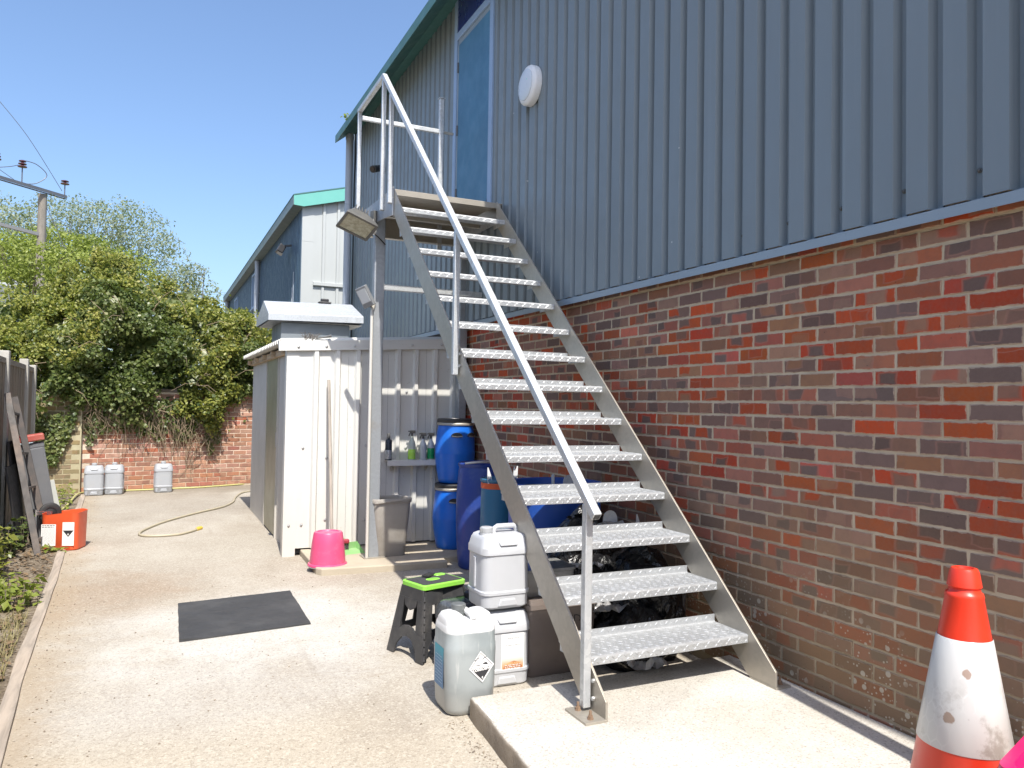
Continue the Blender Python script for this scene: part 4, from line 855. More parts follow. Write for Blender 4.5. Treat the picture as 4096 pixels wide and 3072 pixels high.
# ------------------------------------------------------------------ rubber mat
b = MB(); q4 = [Vector(p) for p in ((-2.83,5.19,0),(-2.012,5.282,0),(-1.998,6.249,0),(-2.813,6.148,0))]; NN = 24; vs = []
for z in (.0, .009):
    for j in range(NN+1):
        for i in range(NN+1):
            u, v = i/NN, j/NN; p = q4[0].lerp(q4[1],u).lerp(q4[3].lerp(q4[2],u),v); e_ = .004*mnoise.noise((p.x*7,p.y*7,0)); lift = .012*max(0,1-u*6)*max(0,1-v*5) if z else 0
            vs.append((p.x+e_, p.y+e_, z+(.003*max(0,mnoise.noise((p.x*2.5,p.y*2.5,4))) if z else 0)+lift+.001))
m_ = NN+1; f = [(o+j*m_+i, o+j*m_+i+1, o+(j+1)*m_+i+1, o+(j+1)*m_+i) for o in (0,m_*m_) for j in range(NN) for i in range(NN)]
edge = [i for i in range(m_)]+[j*m_+NN for j in range(1,m_)]+[NN*m_+i for i in range(NN-1,-1,-1)]+[j*m_ for j in range(NN-1,0,-1)]
f += [(a, c, c+m_*m_, a+m_*m_) for a, c in zip(edge, edge[1:]+edge[:1])]
tag(b.add(vs, f).build('rubber_mat', RUBBER), 'flat black rubber mat lying on the yard left of the stool', 'mat')
# ------------------------------------------------------------------ things in front of the shed
PZ = .06
bk = thing('bucket', 'pink plastic bucket standing upside down on the plinth by the shed', 'bucket', (-1.565,6.93,0))
MB().lathe((-1.565,6.93,.045), [(.172,.0),(.176,.008),(.170,.022),(.158,.026),(.157,.045),(.142,.20),(.128,.285),(.120,.298),(.098,.300),(.094,.292),(.001,.290)], 40, capb=False).build('body', PINK, bk, smooth=35)
MB().tube([(-1.565+.178*math.cos(a), 6.93+.178*math.sin(a)-.02, .052+.004*math.sin(3*a)) for a in np.linspace(math.pi*.95, math.pi*1.75, 16)], .0035, 6).build('handle', BOLTG, bk, smooth=60)
bin_ = thing('waste_bin', 'open taupe plastic waste bin with a rolled rim in front of the shed', 'bin', (-.965,7.13,PZ))
c = MB().loft([(0,0,.0,.285,.195,.05),(0,0,.010,.300,.210,.055),(0,0,.50,.375,.270,.06),(0,0,.505,.392,.288,.065),(0,0,.535,.398,.292,.066),(0,0,.545,.388,.284,.063),(0,0,.535,.368,.264,.058),(0,0,.50,.362,.258,.055),(0,0,.03,.290,.200,.05)], 6, True, True).xform(Matrix.Translation((-.955,7.13,PZ)) @ Matrix.Rotation(math.radians(4),4,'Z')); c.build('body', TAUPE, bin_, smooth=35)
MB().prism([(-1.13,.565),(-.78,.600),(-.78,.612),(-1.13,.577)], 'y', 6.965, 6.975).build('front_panel_line', TAUPE, bin_)
dp = thing('dustpan', 'small light green dustpan on the plinth beside the pink bucket', 'dustpan', (-1.30,7.32,PZ))
V = [(-.09,-.09,.012),(.09,-.09,.012),(.10,.10,.004),(-.10,.10,.004),(-.10,-.10,.075),(.10,-.10,.075),(.105,.095,.012),(-.105,.095,.012)]
MB().add(V, [(0,1,2,3),(0,1,5,4),(1,2,6,5),(3,0,4,7)]).bar((0,-.10,.045),(0,-.22,.07),.028,.018).xform(Matrix.Translation((-1.26,7.30,PZ)) @ Matrix.Rotation(math.radians(195),4,'Z') @ Matrix.Rotation(math.radians(-12),4,'X')).build('pan', GREENP, dp, solid=.003, bevel=.002)
br = thing('broom', 'broom with a long bare wooden handle leaning against the cream shed front', 'broom', (-1.42,7.42,PZ))
MB().tube([(-1.440,7.36,.16),(-1.448,7.46,.90),(-1.455,7.595,1.72)], [.0165,.0165,.015], 14).build('handle', mat_wood('grey_ash_handle', (.42,.36,.30), 'z', .6), br, smooth=60)
MB().box((-1.40,7.38,.165),(.26,.055,.04)).build('head', plain('red_broom_head', (.32,.03,.05), .5), br, bevel=.01)
bb = MB(); rr = random.Random(9)
for i in range(160):
    x = -1.53+.26*rr.random(); y = 7.36+.04*rr.random(); bb.tube([(x,y,.148),(x+rr.uniform(-.02,.03),y+rr.uniform(-.03,.02),.063)], .0022, 3, caps=False)
bb.build('bristles', plain('dark_bristle', (.06,.04,.05), .8, 0, .5, 60), br)
# shelf with bottles
sh = thing('wall_shelf', 'narrow white folded metal shelf fixed to the shaded shed front', 'shelf', (-.60,7.56,.9))
MB().prism([(7.648,.925),(7.49,.925),(7.488,.870),(7.493,.870),(7.495,.918),(7.648,.918)], 'x', -.872, -.325).build('shelf_tray', plain('shelf_paint', (.66,.65,.62), .45, 0, .06, 8, (.35,.3,.24), .5), sh, bevel=.001)
for x in (-.80,-.42): MB().prism([(7.648,.917),(7.50,.917),(7.648,.80)], 'x', x, x+.004).build('bracket', GALVD, sh)
def trigger(par, x, y, z, m):
    MB().tube([(x,y,z),(x,y,z+.03)], .012, 10).box((x+.005,y-.005,z+.046),(.055,.022,.032)).bar((x-.018,y,z+.04),(x-.034,y,z+.002),.008,.012).bar((x-.022,y,z+.052),(x-.04,y,z+.052),.014,.014).build('trigger', m, par, bevel=.003)
def bottle(label, x, y, prof, m, liquid=None, top=None, name='spray_bottle', cat='bottle'):
    t = thing(name, label, cat, (x,y,.925), 'bottles on the shed shelf'); MB().lathe((x,y,.926), prof, 22).build('bottle_body', m, t, smooth=40)
    if liquid: MB().lathe((x,y,.9275), liquid[0], 20).build('liquid', liquid[1], t, smooth=40)
    return t
t1 = bottle('black canister with a silver lower half at the left end of the shed shelf', -.845, 7.56, [(.034,0),(.035,.004),(.035,.19),(.030,.205),(.013,.212),(.013,.222)], plain('black_can_print', (.035,.045,.06), .3, .3, .2, 25), None, name='canister')
MB().lathe((-.845,7.56,.926), [(.0355,.012),(.0358,.013),(.0358,.10),(.0355,.101)], 22).build('print_band', plain('silver_can_print', (.42,.43,.44), .3, .4, .35, 45), t1, smooth=40); MB().lathe((-.845,7.56,1.148), [(.017,0),(.017,.035),(.012,.05)], 14).build('nozzle', DGREY, t1, smooth=40)
HAZEP = mat_poly('milky_bottle', (.46,.50,.44), .25, .1)
t2 = bottle('milky bottle half full of yellow green liquid on the shed shelf', -.600, 7.56, [(.036,0),(.038,.004),(.038,.155),(.030,.185),(.014,.215),(.014,.24)], HAZEP, ([(.0385,.006),(.0388,.007),(.0388,.105),(.0385,.106)], plain('lime_liquid', (.42,.72,.10), .25))); trigger(t2, -.600, 7.56, 1.165, BLACKP)
CLB = mat_poly('clear_bottle', (.52,.54,.55), .12, 0, (.5,.5,.5), .1)
t3 = bottle('clear printed spray bottle with a black trigger on the shed shelf', -.480, 7.56, [(.034,0),(.036,.004),(.036,.14),(.033,.165),(.014,.20),(.014,.215)], CLB); trigger(t3, -.480, 7.56, 1.14, BLACKP)
MF = face_M((-.480,7.5235,1.0), (1,0,0), (0,0,1)); child(t3, lines(MB(), MF, -.018, .018, -.04, .055, 9, .004, .0005, 5), 'label_print', PAPERG)
t4 = bottle('clear spray bottle holding dark green liquid at the right end of the shed shelf', -.395, 7.56, [(.034,0),(.036,.004),(.036,.14),(.033,.165),(.014,.20),(.014,.215)], CLB, ([(.0365,.006),(.0368,.007),(.0368,.115),(.0365,.116)], plain('green_liquid', (.02,.30,.10), .2))); trigger(t4, -.395, 7.56, 1.14, BLACKP)
# ------------------------------------------------------------------ drums
def small_drum(label, x, y, z, lever):
    t = thing('blue_drum', label, 'drum', (x,y,z), 'small blue drums stacked by the shed')
    MB().lathe((x,y,z), [(.150,0),(.160,.008),(.172,.06),(.196,.20),(.203,.29),(.2045,.30),(.203,.31),(.198,.42),(.184,.53),(.176,.565),(.176,.58)], 44).build('body', BLUE, t, smooth=50)
    MB().lathe((x,y,z), [(.178,.578),(.188,.582),(.190,.596),(.184,.606),(.178,.608)], 44).build('clamp_ring', GALVD, t, smooth=50)
    MB().lathe((x,y,z), [(.183,.608),(.186,.612),(.186,.636),(.176,.646),(.150,.648),(.145,.640),(.001,.638)], 44).build('lid', BLACKP, t, smooth=40)
    for a, s_ in ((-1.85,1),(-.95,1)):
        ca, sa = math.cos(a), math.sin(a); rr_ = .1915; c_ = Vector((x+rr_*ca, y+rr_*sa, z+.475)); M = face_M(c_, (-sa,ca,0), (0,0,1))
        pts = [(.055*math.cos(k), .034*math.sin(k) if math.sin(k) > 0 else .010*math.sin(k)) for k in np.linspace(0, 2*math.pi, 16, endpoint=False)]
        MB().add([M @ Vector((u,v,.004)) for u, v in pts]+[M @ Vector((u*1.1,v*1.1,-.02)) for u, v in pts], [tuple(range(16))]+[(i,(i+1)%16,16+(i+1)%16,16+i) for i in range(16)]).build('handle_recess', BLACKP, t)
        MB().tube([M @ Vector((-.052,0,.012)), M @ Vector((0,-.006,.022)), M @ Vector((.052,0,.012))], .006, 8).build('handle', GALVD, t, smooth=60)
    return t
small_drum('small bright blue drum with black lid, lower of the stacked pair beside the shed', -.245, 7.28, PZ, False); small_drum('small bright blue drum with black lid, upper of the stacked pair beside the shed', -.225, 7.30, PZ+.650, True)
nd = thing('navy_drum', 'tall navy blue plastic drum behind the stair stringer', 'drum', (-.235,6.58,0))
MB().lathe((-.235,6.58,0), [(.185,0),(.200,.012),(.210,.10),(.226,.35),(.229,.50),(.226,.68),(.212,.88),(.206,.925),(.214,.935),(.218,.955),(.206,.968),(.196,.955),(.001,.950)], 48).build('body', NAVYD, nd, smooth=45)
MB().lathe((-.235,6.58,.945), [(.150,.0),(.150,.02),(.06,.03),(.001,.03)], 32).build('lid', NAVYD, nd, smooth=45)
MB().tube([(-.46,6.42,.972),(-.36,6.36,.985),(-.24,6.37,.985)], .011, 8).build('lever', BOLTG, nd, smooth=60)
td = thing('teal_drum', 'slim faded teal drum with an orange band, in front of the navy drum', 'drum', (-.385,5.84,0))
MB().lathe((-.385,5.84,0), [(.128,0),(.140,.01),(.150,.08),(.153,.40),(.150,.70),(.147,.80),(.147,.80),(.147,.862),(.152,.866),(.158,.872),(.158,.888),(.150,.894),(.140,.885),(.001,.86)], 44).build('body', TEAL, td, smooth=45)
MB().lathe((-.385,5.84,0), [(.1485,.812),(.1505,.813),(.1505,.858),(.1485,.859)], 44, False, False).build('band', plain('orange_band', (.60,.10,.03), .5), td, smooth=60)
bt = thing('blue_tub', 'wide open royal blue tub under the stairs with a pale grey inside', 'tub', (-.365,4.90,0))
MB().lathe((-.365,4.90,0), [(.29,0),(.305,.01),(.325,.30),(.333,.60),(.330,.90),(.342,.91),(.346,.94),(.340,.955),(.328,.948),(.322,.90)], 56, True, False).build('body', BTUB, bt, smooth=45)
MB().lathe((-.365,4.90,0), [(.321,.905),(.322,.70),(.318,.55),(.001,.55)], 48, False, False).build('liner', plain('tub_liner', (.28,.33,.36), .5), bt, smooth=45)
# ------------------------------------------------------------------ storage tub
tb = thing('storage_tub', 'brown grey rectangular storage tub behind the stair foot marked RED', 'storage tub', (-.91,3.98,0))
MB().loft([(-.90,3.98,.0,.40,.34,.03),(-.90,3.98,.01,.415,.355,.035),(-.90,3.98,.375,.455,.395,.04),(-.90,3.98,.378,.475,.415,.045),(-.90,3.98,.405,.480,.420,.045)], 4).build('body', TUBG, tb, smooth=35)
MB().loft([(-.90,3.98,.4055,.470,.410,.045),(-.90,3.98,.430,.468,.408,.045)], 4).build('lid', TUBG, tb, smooth=35)
ctext(tb, 'RED', .075, face_M((-.85,3.786,.30), (1,0,0), (0,-.11,1)), INK)
cb_ = thing('clear_box', 'clear scuffed plastic box standing on the brown grey storage tub', 'plastic box', (-.95,4.0,.431))
MB().loft([(-.955,3.99,.432,.30,.28,.03),(-.955,3.99,.445,.31,.29,.03),(-.955,3.99,.565,.33,.31,.035),(-.955,3.99,.57,.345,.325,.04),(-.955,3.99,.585,.345,.325,.04)], 4).build('body', mat_poly('scuffed_clear_box', (.25,.25,.24), .2, 0, (.45,.45,.44), .5), cb_, smooth=35)
# ------------------------------------------------------------------ bin bags and white scraps
t = NT('black_bin_liner'); p = t.pos(); t.bump(t.noise(p, 7, 3, .5, 2.5), .55, .06); BAG = t.fin(t.mix(t.noise(p, 8, 3), (.007,.007,.008), (.014,.014,.016)), .27, 0, .5)
def bag(label, c, r, seed, name='bin_bag'):
    t = thing(name, label, 'bin bag', (c[0], c[1], 0), 'black bin bags under the stairs'); bm = bmesh.new(); bmesh.ops.create_icosphere(bm, subdivisions=5, radius=1); o_ = Vector((seed*7.3, seed*3.1, seed*1.7))
    for v in bm.verts:
        d = v.co.normalized(); k = 1+.20*mnoise.noise(d*1.6+o_)+.13*abs(mnoise.noise(d*3.7+o_)); q = Vector((d.x*r[0]*k, d.y*r[1]*k, d.z*r[2]*k))
        q.z = max(q.z, -r[2]*.82); v.co = Vector(c)+q
    me = bpy.data.meshes.new('bag_skin'); bm.to_mesh(me); bm.free(); me.materials.append(BAG); shade(me, 25); o = bpy.data.objects.new('bag_skin', me); COL.objects.link(o); o.parent = t; o.matrix_parent_inverse = t.matrix_basis.inverted()
    bb = MB(); rr = random.Random(seed)
    for i in range(6):       # tied neck
        a = rr.uniform(0, 6.28); top = Vector(c)+Vector((0,0,r[2]*.9)); e = top+Vector((math.cos(a)*.09, math.sin(a)*.09, rr.uniform(.02,.09))); s_ = Vector((-math.sin(a), math.cos(a), .3))*.03
        bb.add([top-s_*.4, top+s_*.4, e+s_, e-s_], [(0,1,2,3)])
    bb.build('tied_neck', BAG, t); return t
bag('black bin bag slumped in front of the blue tub under the stairs', (-.50,4.30,.36), (.36,.27,.43), 1); bag('black bin bag pushed against the brick wall under the stairs', (-.26,4.02,.27), (.25,.34,.36), 2); bag('low black bin bag lying right of the brown grey storage tub', (-.44,3.80,.16), (.24,.22,.21), 3)
bag('small torn black bin liner lying at the brick wall behind the cone', (-.17,1.93,.19), (.115,.13,.12), 5)
SCR = plain('white_offcut', (.74,.75,.76), .28, 0, .05, 15); FOIL = plain('crumpled_foil', (.50,.50,.51), .35, .5, .1, 30, None, 0, .6, 40)
def scrap(label, c, kind, seed, m=SCR):
    rr = random.Random(seed); c = Vector(c); b = MB()
    if kind == 'spike':
        h = .13; pts = [(-.020,0),(.020,0),(.018,h*.5),(.006,h),(-.002,h*1.02),(-.014,h*.5)]; R = Matrix.Rotation(rr.uniform(-.25,.25),4,'Y'); b.prism(pts, 'y', -.002, .002).xform(Matrix.Translation(c) @ R)
    elif kind == 'peg': b.tube([c, c+Vector((0,0,.07)), c+Vector((0,0,.085))], [.012,.012,.006], 12)
    elif kind == 'tongue':
        pts = [(.05*math.cos(a), .055*math.sin(a)+.02) for a in np.linspace(0, math.pi, 10)]+[(-.05,-.01),(.05,-.01)]; b.prism(pts, 'y', -.002, .002).xform(Matrix.Translation(c) @ Matrix.Rotation(rr.uniform(-.3,.3),4,'Z'))
    else:
        n = 8; vs = []
        for j in range(5):
            for i in range(n): u, v = i/(n-1)-.5, j/4-.5; vs.append(c+Vector((u*.22, v*.12, .03*mnoise.noise((u*9+seed, v*9, seed))+.025*rr.uniform(-1,1)+.02)))
        b.add(vs, [(j*n+i, j*n+i+1, (j+1)*n+i+1, (j+1)*n+i) for j in range(4) for i in range(n-1)])
    o = b.build('foil_scrap' if kind == 'foil' else 'plastic_offcut', m, smooth=30 if kind != 'foil' else None); tag(o, label, 'scrap', 'white offcuts among the bags'); return o
scrap('pointed white offcut standing in the teal drum left of the stringer', (-.50,5.76,.86), 'spike', 1); scrap('tall pointed white offcut at the rim between teal drum and blue tub', (-.285,5.76,.87), 'spike', 2); scrap('short pointed white offcut beside the taller one at the teal drum rim', (-.25,5.80,.86), 'spike', 3)
scrap('white round ended peg standing in the blue tub', (-.40,4.86,.93), 'peg', 4); scrap('pale grey rounded tongue offcut standing in the blue tub', (-.27,4.86,.93), 'tongue', 5)
scrap('curled white offcut on top of the black bags left of the others', (-.50,4.18,.80), 'tongue', 6); scrap('white hooked offcut on the black bags near the brick wall', (-.36,4.16,.77), 'tongue', 7); scrap('pointed white offcut upright on the bag by the brick wall', (-.14,4.16,.68), 'spike', 8)
scrap('silver crumpled foil over the edge of the low black bag', (-.60,3.76,.335), 'foil', 9, FOIL); scrap('silver crumpled foil beneath the lowest tread', (-.58,3.44,.11), 'foil', 10, FOIL); scrap('grey crumpled film lying on the slumped black bag', (-.62,4.05,.52), 'foil', 11, FOIL); scrap('bright crumpled film on the top of the slumped bag', (-.42,4.12,.74), 'foil', 12, FOIL)
# ------------------------------------------------------------------ traffic cone and pink tub
co = thing('traffic_cone', 'red and white traffic cone with a scuffed reflective sleeve by the brick wall', 'traffic cone', (-1.105,1.30,ZS))
cx, cy = -1.105, 1.30
MB().loft([(cx,cy,ZS,.46,.46,.05),(cx,cy,ZS+.03,.46,.46,.05),(cx,cy,ZS+.055,.40,.40,.06),(cx,cy,ZS+.06,.30,.30,.1)], 4).build('base', BLACKP, co, smooth=35)
rz_ = lambda z: .032+(1.105-z)*.170
prof = [(rz_(.16),.16),(rz_(.664),.664),(rz_(.664)+.0005,.665),(rz_(.93),.93),(rz_(1.030),1.030),(rz_(1.034)+.0015,1.034),(rz_(1.044)+.001,1.043),(rz_(1.048)-.004,1.047),(rz_(1.054)-.004,1.056),(rz_(1.06)+.001,1.060),(rz_(1.098)+.001,1.097),(.030,1.105),(.022,1.106),(.020,1.098),(.001,1.06)]
MB().lathe((cx,cy,0), prof, 56, False).build('cone_body', CONER, co, smooth=50)
t = NT('reflective_sleeve'); p = t.pos(); q = t.sep(p); ang = t.math('ARCTAN2', t.math('SUBTRACT', q[1], cy), t.math('SUBTRACT', q[0], cx)); hv_ = t.comb(t.math('MULTIPLY', ang, 3.5), t.math('MULTIPLY', q[2], 21.0), 0.0)
def hexd(ox, oy):
    fx = t.math('SUBTRACT', t.math('FRACT', t.math('ADD', t.math('DIVIDE', t.sep(hv_)[0], 1.0), ox)), .5); fy = t.math('MULTIPLY', t.math('SUBTRACT', t.math('FRACT', t.math('ADD', t.math('DIVIDE', t.sep(hv_)[1], 1.732), oy)), .5), 1.732)
    ax, ay = t.math('ABSOLUTE', fx), t.math('ABSOLUTE', fy); return t.math('MAXIMUM', ax, t.math('ADD', t.math('MULTIPLY', ax, .5), t.math('MULTIPLY', ay, .866)))
hd = t.math('MINIMUM', hexd(0,0), hexd(.5,.5)); cell = t.ramp(hd, .445, .46); col = t.mix(t.math('MULTIPLY', cell, t.ramp(t.noise(p, 7, 2), .40, .60)), (.60,.60,.57), (.66,.66,.63)); dirt = t.math('MULTIPLY', t.ramp(t.noise(p, 9, 6, .7), .52, .66), t.ramp(q[2], .88, .70)); col = t.mix(t.math('MULTIPLY', dirt, .6), col, (.20,.16,.12))
sp = t.ramp(t.vor(p, 13), .10, .07); sp = t.math('MULTIPLY', sp, t.ramp(t.noise(p, 5, 2), .52, .56)); col = t.mix(t.math('MULTIPLY', sp, .8), col, (.16,.10,.07)); 
def stain(a0, z0, r):
    u = t.math('MULTIPLY', t.math('SUBTRACT', ang, a0), .10); v = t.math('SUBTRACT', q[2], z0); dd_ = t.math('SQRT', t.math('ADD', t.math('MULTIPLY', u, u), t.math('MULTIPLY', v, v))); return t.ramp(t.math('ADD', dd_, t.math('MULTIPLY', t.math('SUBTRACT', t.noise(p, 45, 4), .5), .022)), r, r*.7)
for a0, z0, r in ((-2.46,.855,.014),(-2.90,.745,.015)): col = t.mix(t.math('MULTIPLY', stain(a0, z0, r), .8), col, (.27,.17,.11))
t.bump(hd, .12, .002); SLEEVE = t.fin(col, .28, 0, .6)
MB().lathe((cx,cy,0), [(rz_(.664)+.0015,.664),(rz_(.664)+.003,.666),(rz_(.932)+.003,.930),(rz_(.932)+.0015,.932)], 64, False, False).build('reflective_sleeve', SLEEVE, co, smooth=60)
tt = thing('pink_tub', 'hot pink plastic tub with a folded rim at the bottom right by the cone', 'tub', (-1.33,.80,ZS))
c_ = Vector((-1.275,.835,.0))
rot = Matrix.Translation((-1.262,.905,ZS)) @ Matrix.Rotation(math.radians(20),4,'Z') @ Matrix.Rotation(math.radians(3),4,'Y')
MB().loft([(0,0,.0,.24,.20,.03),(0,0,.012,.26,.22,.035),(0,0,.645,.30,.24,.04),(0,0,.650,.38,.30,.045),(0,0,.667,.39,.31,.05),(0,0,.680,.385,.305,.048),(0,0,.682,.34,.26,.04),(0,0,.64,.32,.24,.035)], 5).xform(rot).build('body', HOTPINK, tt, smooth=35)
# ------------------------------------------------------------------ hoses
def spline(pts, n=8):
    P_ = [Vector(p) for p in pts]; out = []
    for i in range(len(P_)-1):
        a, b_, c, d_ = P_[max(0,i-1)], P_[i], P_[i+1], P_[min(len(P_)-1,i+2)]
        for k in range(n):
            t_ = k/n; out.append(.5*((2*b_)+(c-a)*t_+(2*a-5*b_+4*c-d_)*t_*t_+(3*b_-a-3*c+d_)*t_**3))
    return out+[P_[-1]]
hz = .014; HP = [(-1.30,13.5),(-1.55,13.25),(-1.70,13.04),(-1.84,12.47),(-1.93,11.90),(-2.12,11.4),(-2.47,10.9),(-2.84,10.28),(-3.05,9.76),(-3.12,9.46),(-3.08,9.28),(-2.93,9.21),(-2.73,9.24),(-2.6,9.39),(-2.53,9.52)]
hs_ = thing('garden_hose', 'beige garden hose snaking over the yard from the shed with a loop', 'hose', (-2.5,10.5,0))
MB().tube(spline([(x,y,hz) for x, y in HP]), .0135, 8).build('hose_pipe', mat_poly('beige_hose', (.40,.355,.255), .5), hs_, smooth=60); MB().tube([(-2.53,9.52,hz),(-2.51,9.56,hz),(-2.475,9.615,hz)], [.018,.026,.022], 12).build('connector', plain('yellow_connector', (.60,.42,.06), .45), hs_, smooth=40)
tag(MB().tube(spline([(-1.0,14.6,.02),(-1.34,14.45,.02),(-1.82,14.25,.016),(-2.32,14.05,.014),(-2.68,14.0,.014),(-3.02,13.93,.014),(-3.38,13.9,.014),(-3.75,13.82,.014),(-3.98,13.62,.03),(-4.03,13.1,.05),(-4.04,12.4,.04),(-4.06,11.9,.03),(-4.10,11.3,.02)]), .014, 8).build('hose', mat_poly('yellow_hose', (.46,.43,.17), .5), smooth=60), 'yellow hose lying along the foot of the back wall', 'hose')
# ------------------------------------------------------------------ back wall, pier
bw_ = thing('back_wall', 'low weathered red brick wall half hidden by ivy at the far end of the yard', 'brick wall', (-2.6,14.2,0))
WA, WB = Vector((-4.02,13.78,0)), Vector((-.9,14.50,0)); WD = (WB-WA); WLEN = WD.length; WD.normalize(); WN = Vector((WD.y,-WD.x,0)); WRZ = math.atan2(WD.y, WD.x)+math.pi/2
WTOP = 1.64
Mw = Matrix.Translation(WA) @ Matrix.Rotation(math.atan2(WD.y, WD.x), 4, 'Z')
MB().box2((0,.0045,-.05),(WLEN,.22,WTOP-.01)).xform(Mw).build('mortar', BACKMORTAR, bw_)
bl = []
for n in range(0, 22):
    z = .02+.075*(n+.5)
    if z > WTOP-.05: break
    for k in range(0, 15):
        s_ = .1125+.225*k+(.1125 if n % 2 else 0)
        if s_ < WLEN-.05: p = WA+WD*s_; bl.append(((p.x,p.y,z+random.uniform(-.002,.002)), WRZ, False))
brick_wall(bw_, bl, BACKBRICK, 300, lambda l, p: p[0] < 262)
MB().box2((-.02,-.012,WTOP-.02),(WLEN,.24,WTOP+.035)).xform(Mw).build('coping', plain('dark_coping', (.17,.14,.12), .9, 0, .25, 9, (.28,.25,.17), .5, .4, 60), bw_, bevel=.008)
pr_ = thing('brick_pier', 'greenish algae stained brick pier at the left end of the back wall', 'brick pier', (-4.3,13.6,0))
MB().box2((-4.70,13.655,-.05),(-4.022,13.85,1.55)).build('mortar', mat_mortar('green_mortar', (.42,.38,.25)), pr_)
bl = []
for n in range(0, 20):
    z = .02+.075*(n+.5)
    for k in range(0, 3):
        x = -4.60+.225*k+(.1125 if n % 2 else 0)
        if x < -4.10: bl.append(((x,13.652,z), math.pi/2, False))
    if n % 2 == 0: bl.append(((-4.094,13.652,z), math.pi/2, True))
brick_wall(pr_, bl, PIERBRICK, 60)
for o in [o for o in pr_.children if o.name.startswith('brick')]: pass
# ------------------------------------------------------------------ fence
fe = thing('timber_fence', 'dark weathered close boarded fence with concrete posts along the left side', 'fence', (-4.4,9,0))
FX = lambda y: -4.33-.0365*(y-7.3)
CONC = plain('fence_concrete', (.40,.385,.35), .9, 0, .12, 7, (.28,.27,.20), .5, .4, 80); FW = mat_wood('weathered_fence_board', (.20,.155,.105), 'z', .35); RAIL = mat_wood('fence_rail', (.26,.22,.17), 'y', .5)
posts = [12.0, 11.03, 9.2, 7.37, 5.54, 3.71, 1.9, .1, -1.7]
for i, y in enumerate(posts):
    x = FX(y); MB().box2((x-.045,y-.05,-.1),(x+.05,y+.05,1.97 if i else 1.93)).build('post', CONC, fe, bevel=.008)
for a, c in zip(posts[1:], posts[:-1]):
    n = max(3, round((c-a-.1)/.125)); wdt = (c-a-.104)/n
    for k in range(n):
        y = a+.052+wdt*(k+.5); x = FX(y); o = MB().box((x+(.008 if k % 2 else 0),y,.99),(.014,wdt+.012,1.72),Matrix.Rotation(random.uniform(-.004,.004),3,'X')).build('plank', FW, fe)
    x = FX((a+c)/2); MB().bar((FX(a+.05)+.01,a+.052,1.868),(FX(c-.05)+.01,c-.052,1.868),.028,.055).build('capping', RAIL, fe)
    for z in (.45,1.45): MB().bar((FX(a+.05)-.035,a+.052,z),(FX(c-.05)-.035,c-.052,z),.06,.04).build('rail', RAIL, fe)
    MB().box2((x-.02-.018*(c-a),a+.05,.0),(x+.03,c-.05,.13)).build('gravel_board', CONC, fe)
# ------------------------------------------------------------------ clutter along the fence
ld = thing('leaning_trestle', 'tall narrow dark steel frame with cross bars leaning on the fence', 'steel frame', (-3.97,8.45,0))
RUSTM = plain('dull_steel_frame', (.075,.068,.065), .6, .1, .2, 9, (.28,.20,.15), .4)
fa, fb = Vector((-3.965,8.46,.01)), Vector((-4.325,8.95,1.535)); ga, gb = Vector((-3.93,8.95,.01)), Vector((-4.29,9.16,1.50))
MB().bar(fa, fb, .030, .055, (1,0,0)).build('side_rail', RUSTM, ld); MB().bar(ga, gb, .030, .055, (1,0,0)).build('side_rail', RUSTM, ld)
for f in (.08,.40,.62,.88): MB().bar(fa.lerp(fb,f), ga.lerp(gb,f), .022, .022).build('cross_bar', RUSTM, ld)
gb_ = thing('steel_cabinet', 'scuffed grey steel cabinet tilted against the fence', 'cabinet', (-4.05,9.4,0))
Rg = Matrix.Rotation(math.radians(-10),4,'Y') @ Matrix.Rotation(math.radians(8),4,'Z')
Mg = Matrix.Translation((-3.99,9.35,.02)) @ Rg
CAB = plain('scuffed_steel_grey', (.155,.160,.170), .45, .2, .12, 5, (.22,.21,.2), .4)
MB().box2((-.115,-.14,0),(.115,.30,1.0)).xform(Mg).build('cabinet_body', CAB, gb_, bevel=.006); MB().box2((-.095,-.146,.04),(.095,-.1405,.96)).xform(Mg).build('door', CAB, gb_, bevel=.002); MB().box2((-.118,-.143,.97),(.118,.302,1.012)).xform(Mg).build('lid', CAB, gb_, bevel=.004)
rt = thing('red_tray', 'faded red tray lying on the tilted grey cabinet', 'tray', (-4.15,9.3,1.05))
MB().box2((-.15,-.17,1.035),(.13,.24,1.105)).xform(Mg).build('tray_body', plain('faded_red', (.36,.075,.055), .6, 0, .12, 8, (.45,.22,.18), .5), rt, bevel=.012)
bo = thing('plastic_bottle', 'small pale blue bottle lying on the grey cabinet under the red tray', 'bottle', (-4.1,9.2,1.04)); MB().tube([Mg @ Vector((-.10,-.155,1.026)), Mg @ Vector((-.02,-.155,1.026)), Mg @ Vector((.0,-.155,1.026)), Mg @ Vector((.02,-.155,1.026))], [.012,.012,.006,.006], 10).build('bottle_body', plain('pale_blue_bottle', (.45,.55,.62), .3), bo, smooth=40)
pk = tag(MB().box((0,0,.31),(.085,.022,.62)).xform(Matrix.Translation((-3.88,9.60,0)) @ Matrix.Rotation(math.radians(-12),4,'Y') @ Matrix.Rotation(math.radians(10),4,'Z')).build('plank', plain('pale_grey_board', (.45,.46,.43), .6, 0, .1, 6), bevel=.003), 'short pale grey board leaning beside the grey cabinet', 'board')
ca = thing('castor_wheel', 'large castor with black tyre and chrome fork standing on the grey cabinet side', 'castor', (-3.93,8.93,.24))
Mc = Matrix.Translation((-3.925,8.93,.345)) @ Matrix.Rotation(math.radians(20),4,'Z') @ Matrix.Rotation(math.pi/2,4,'X')
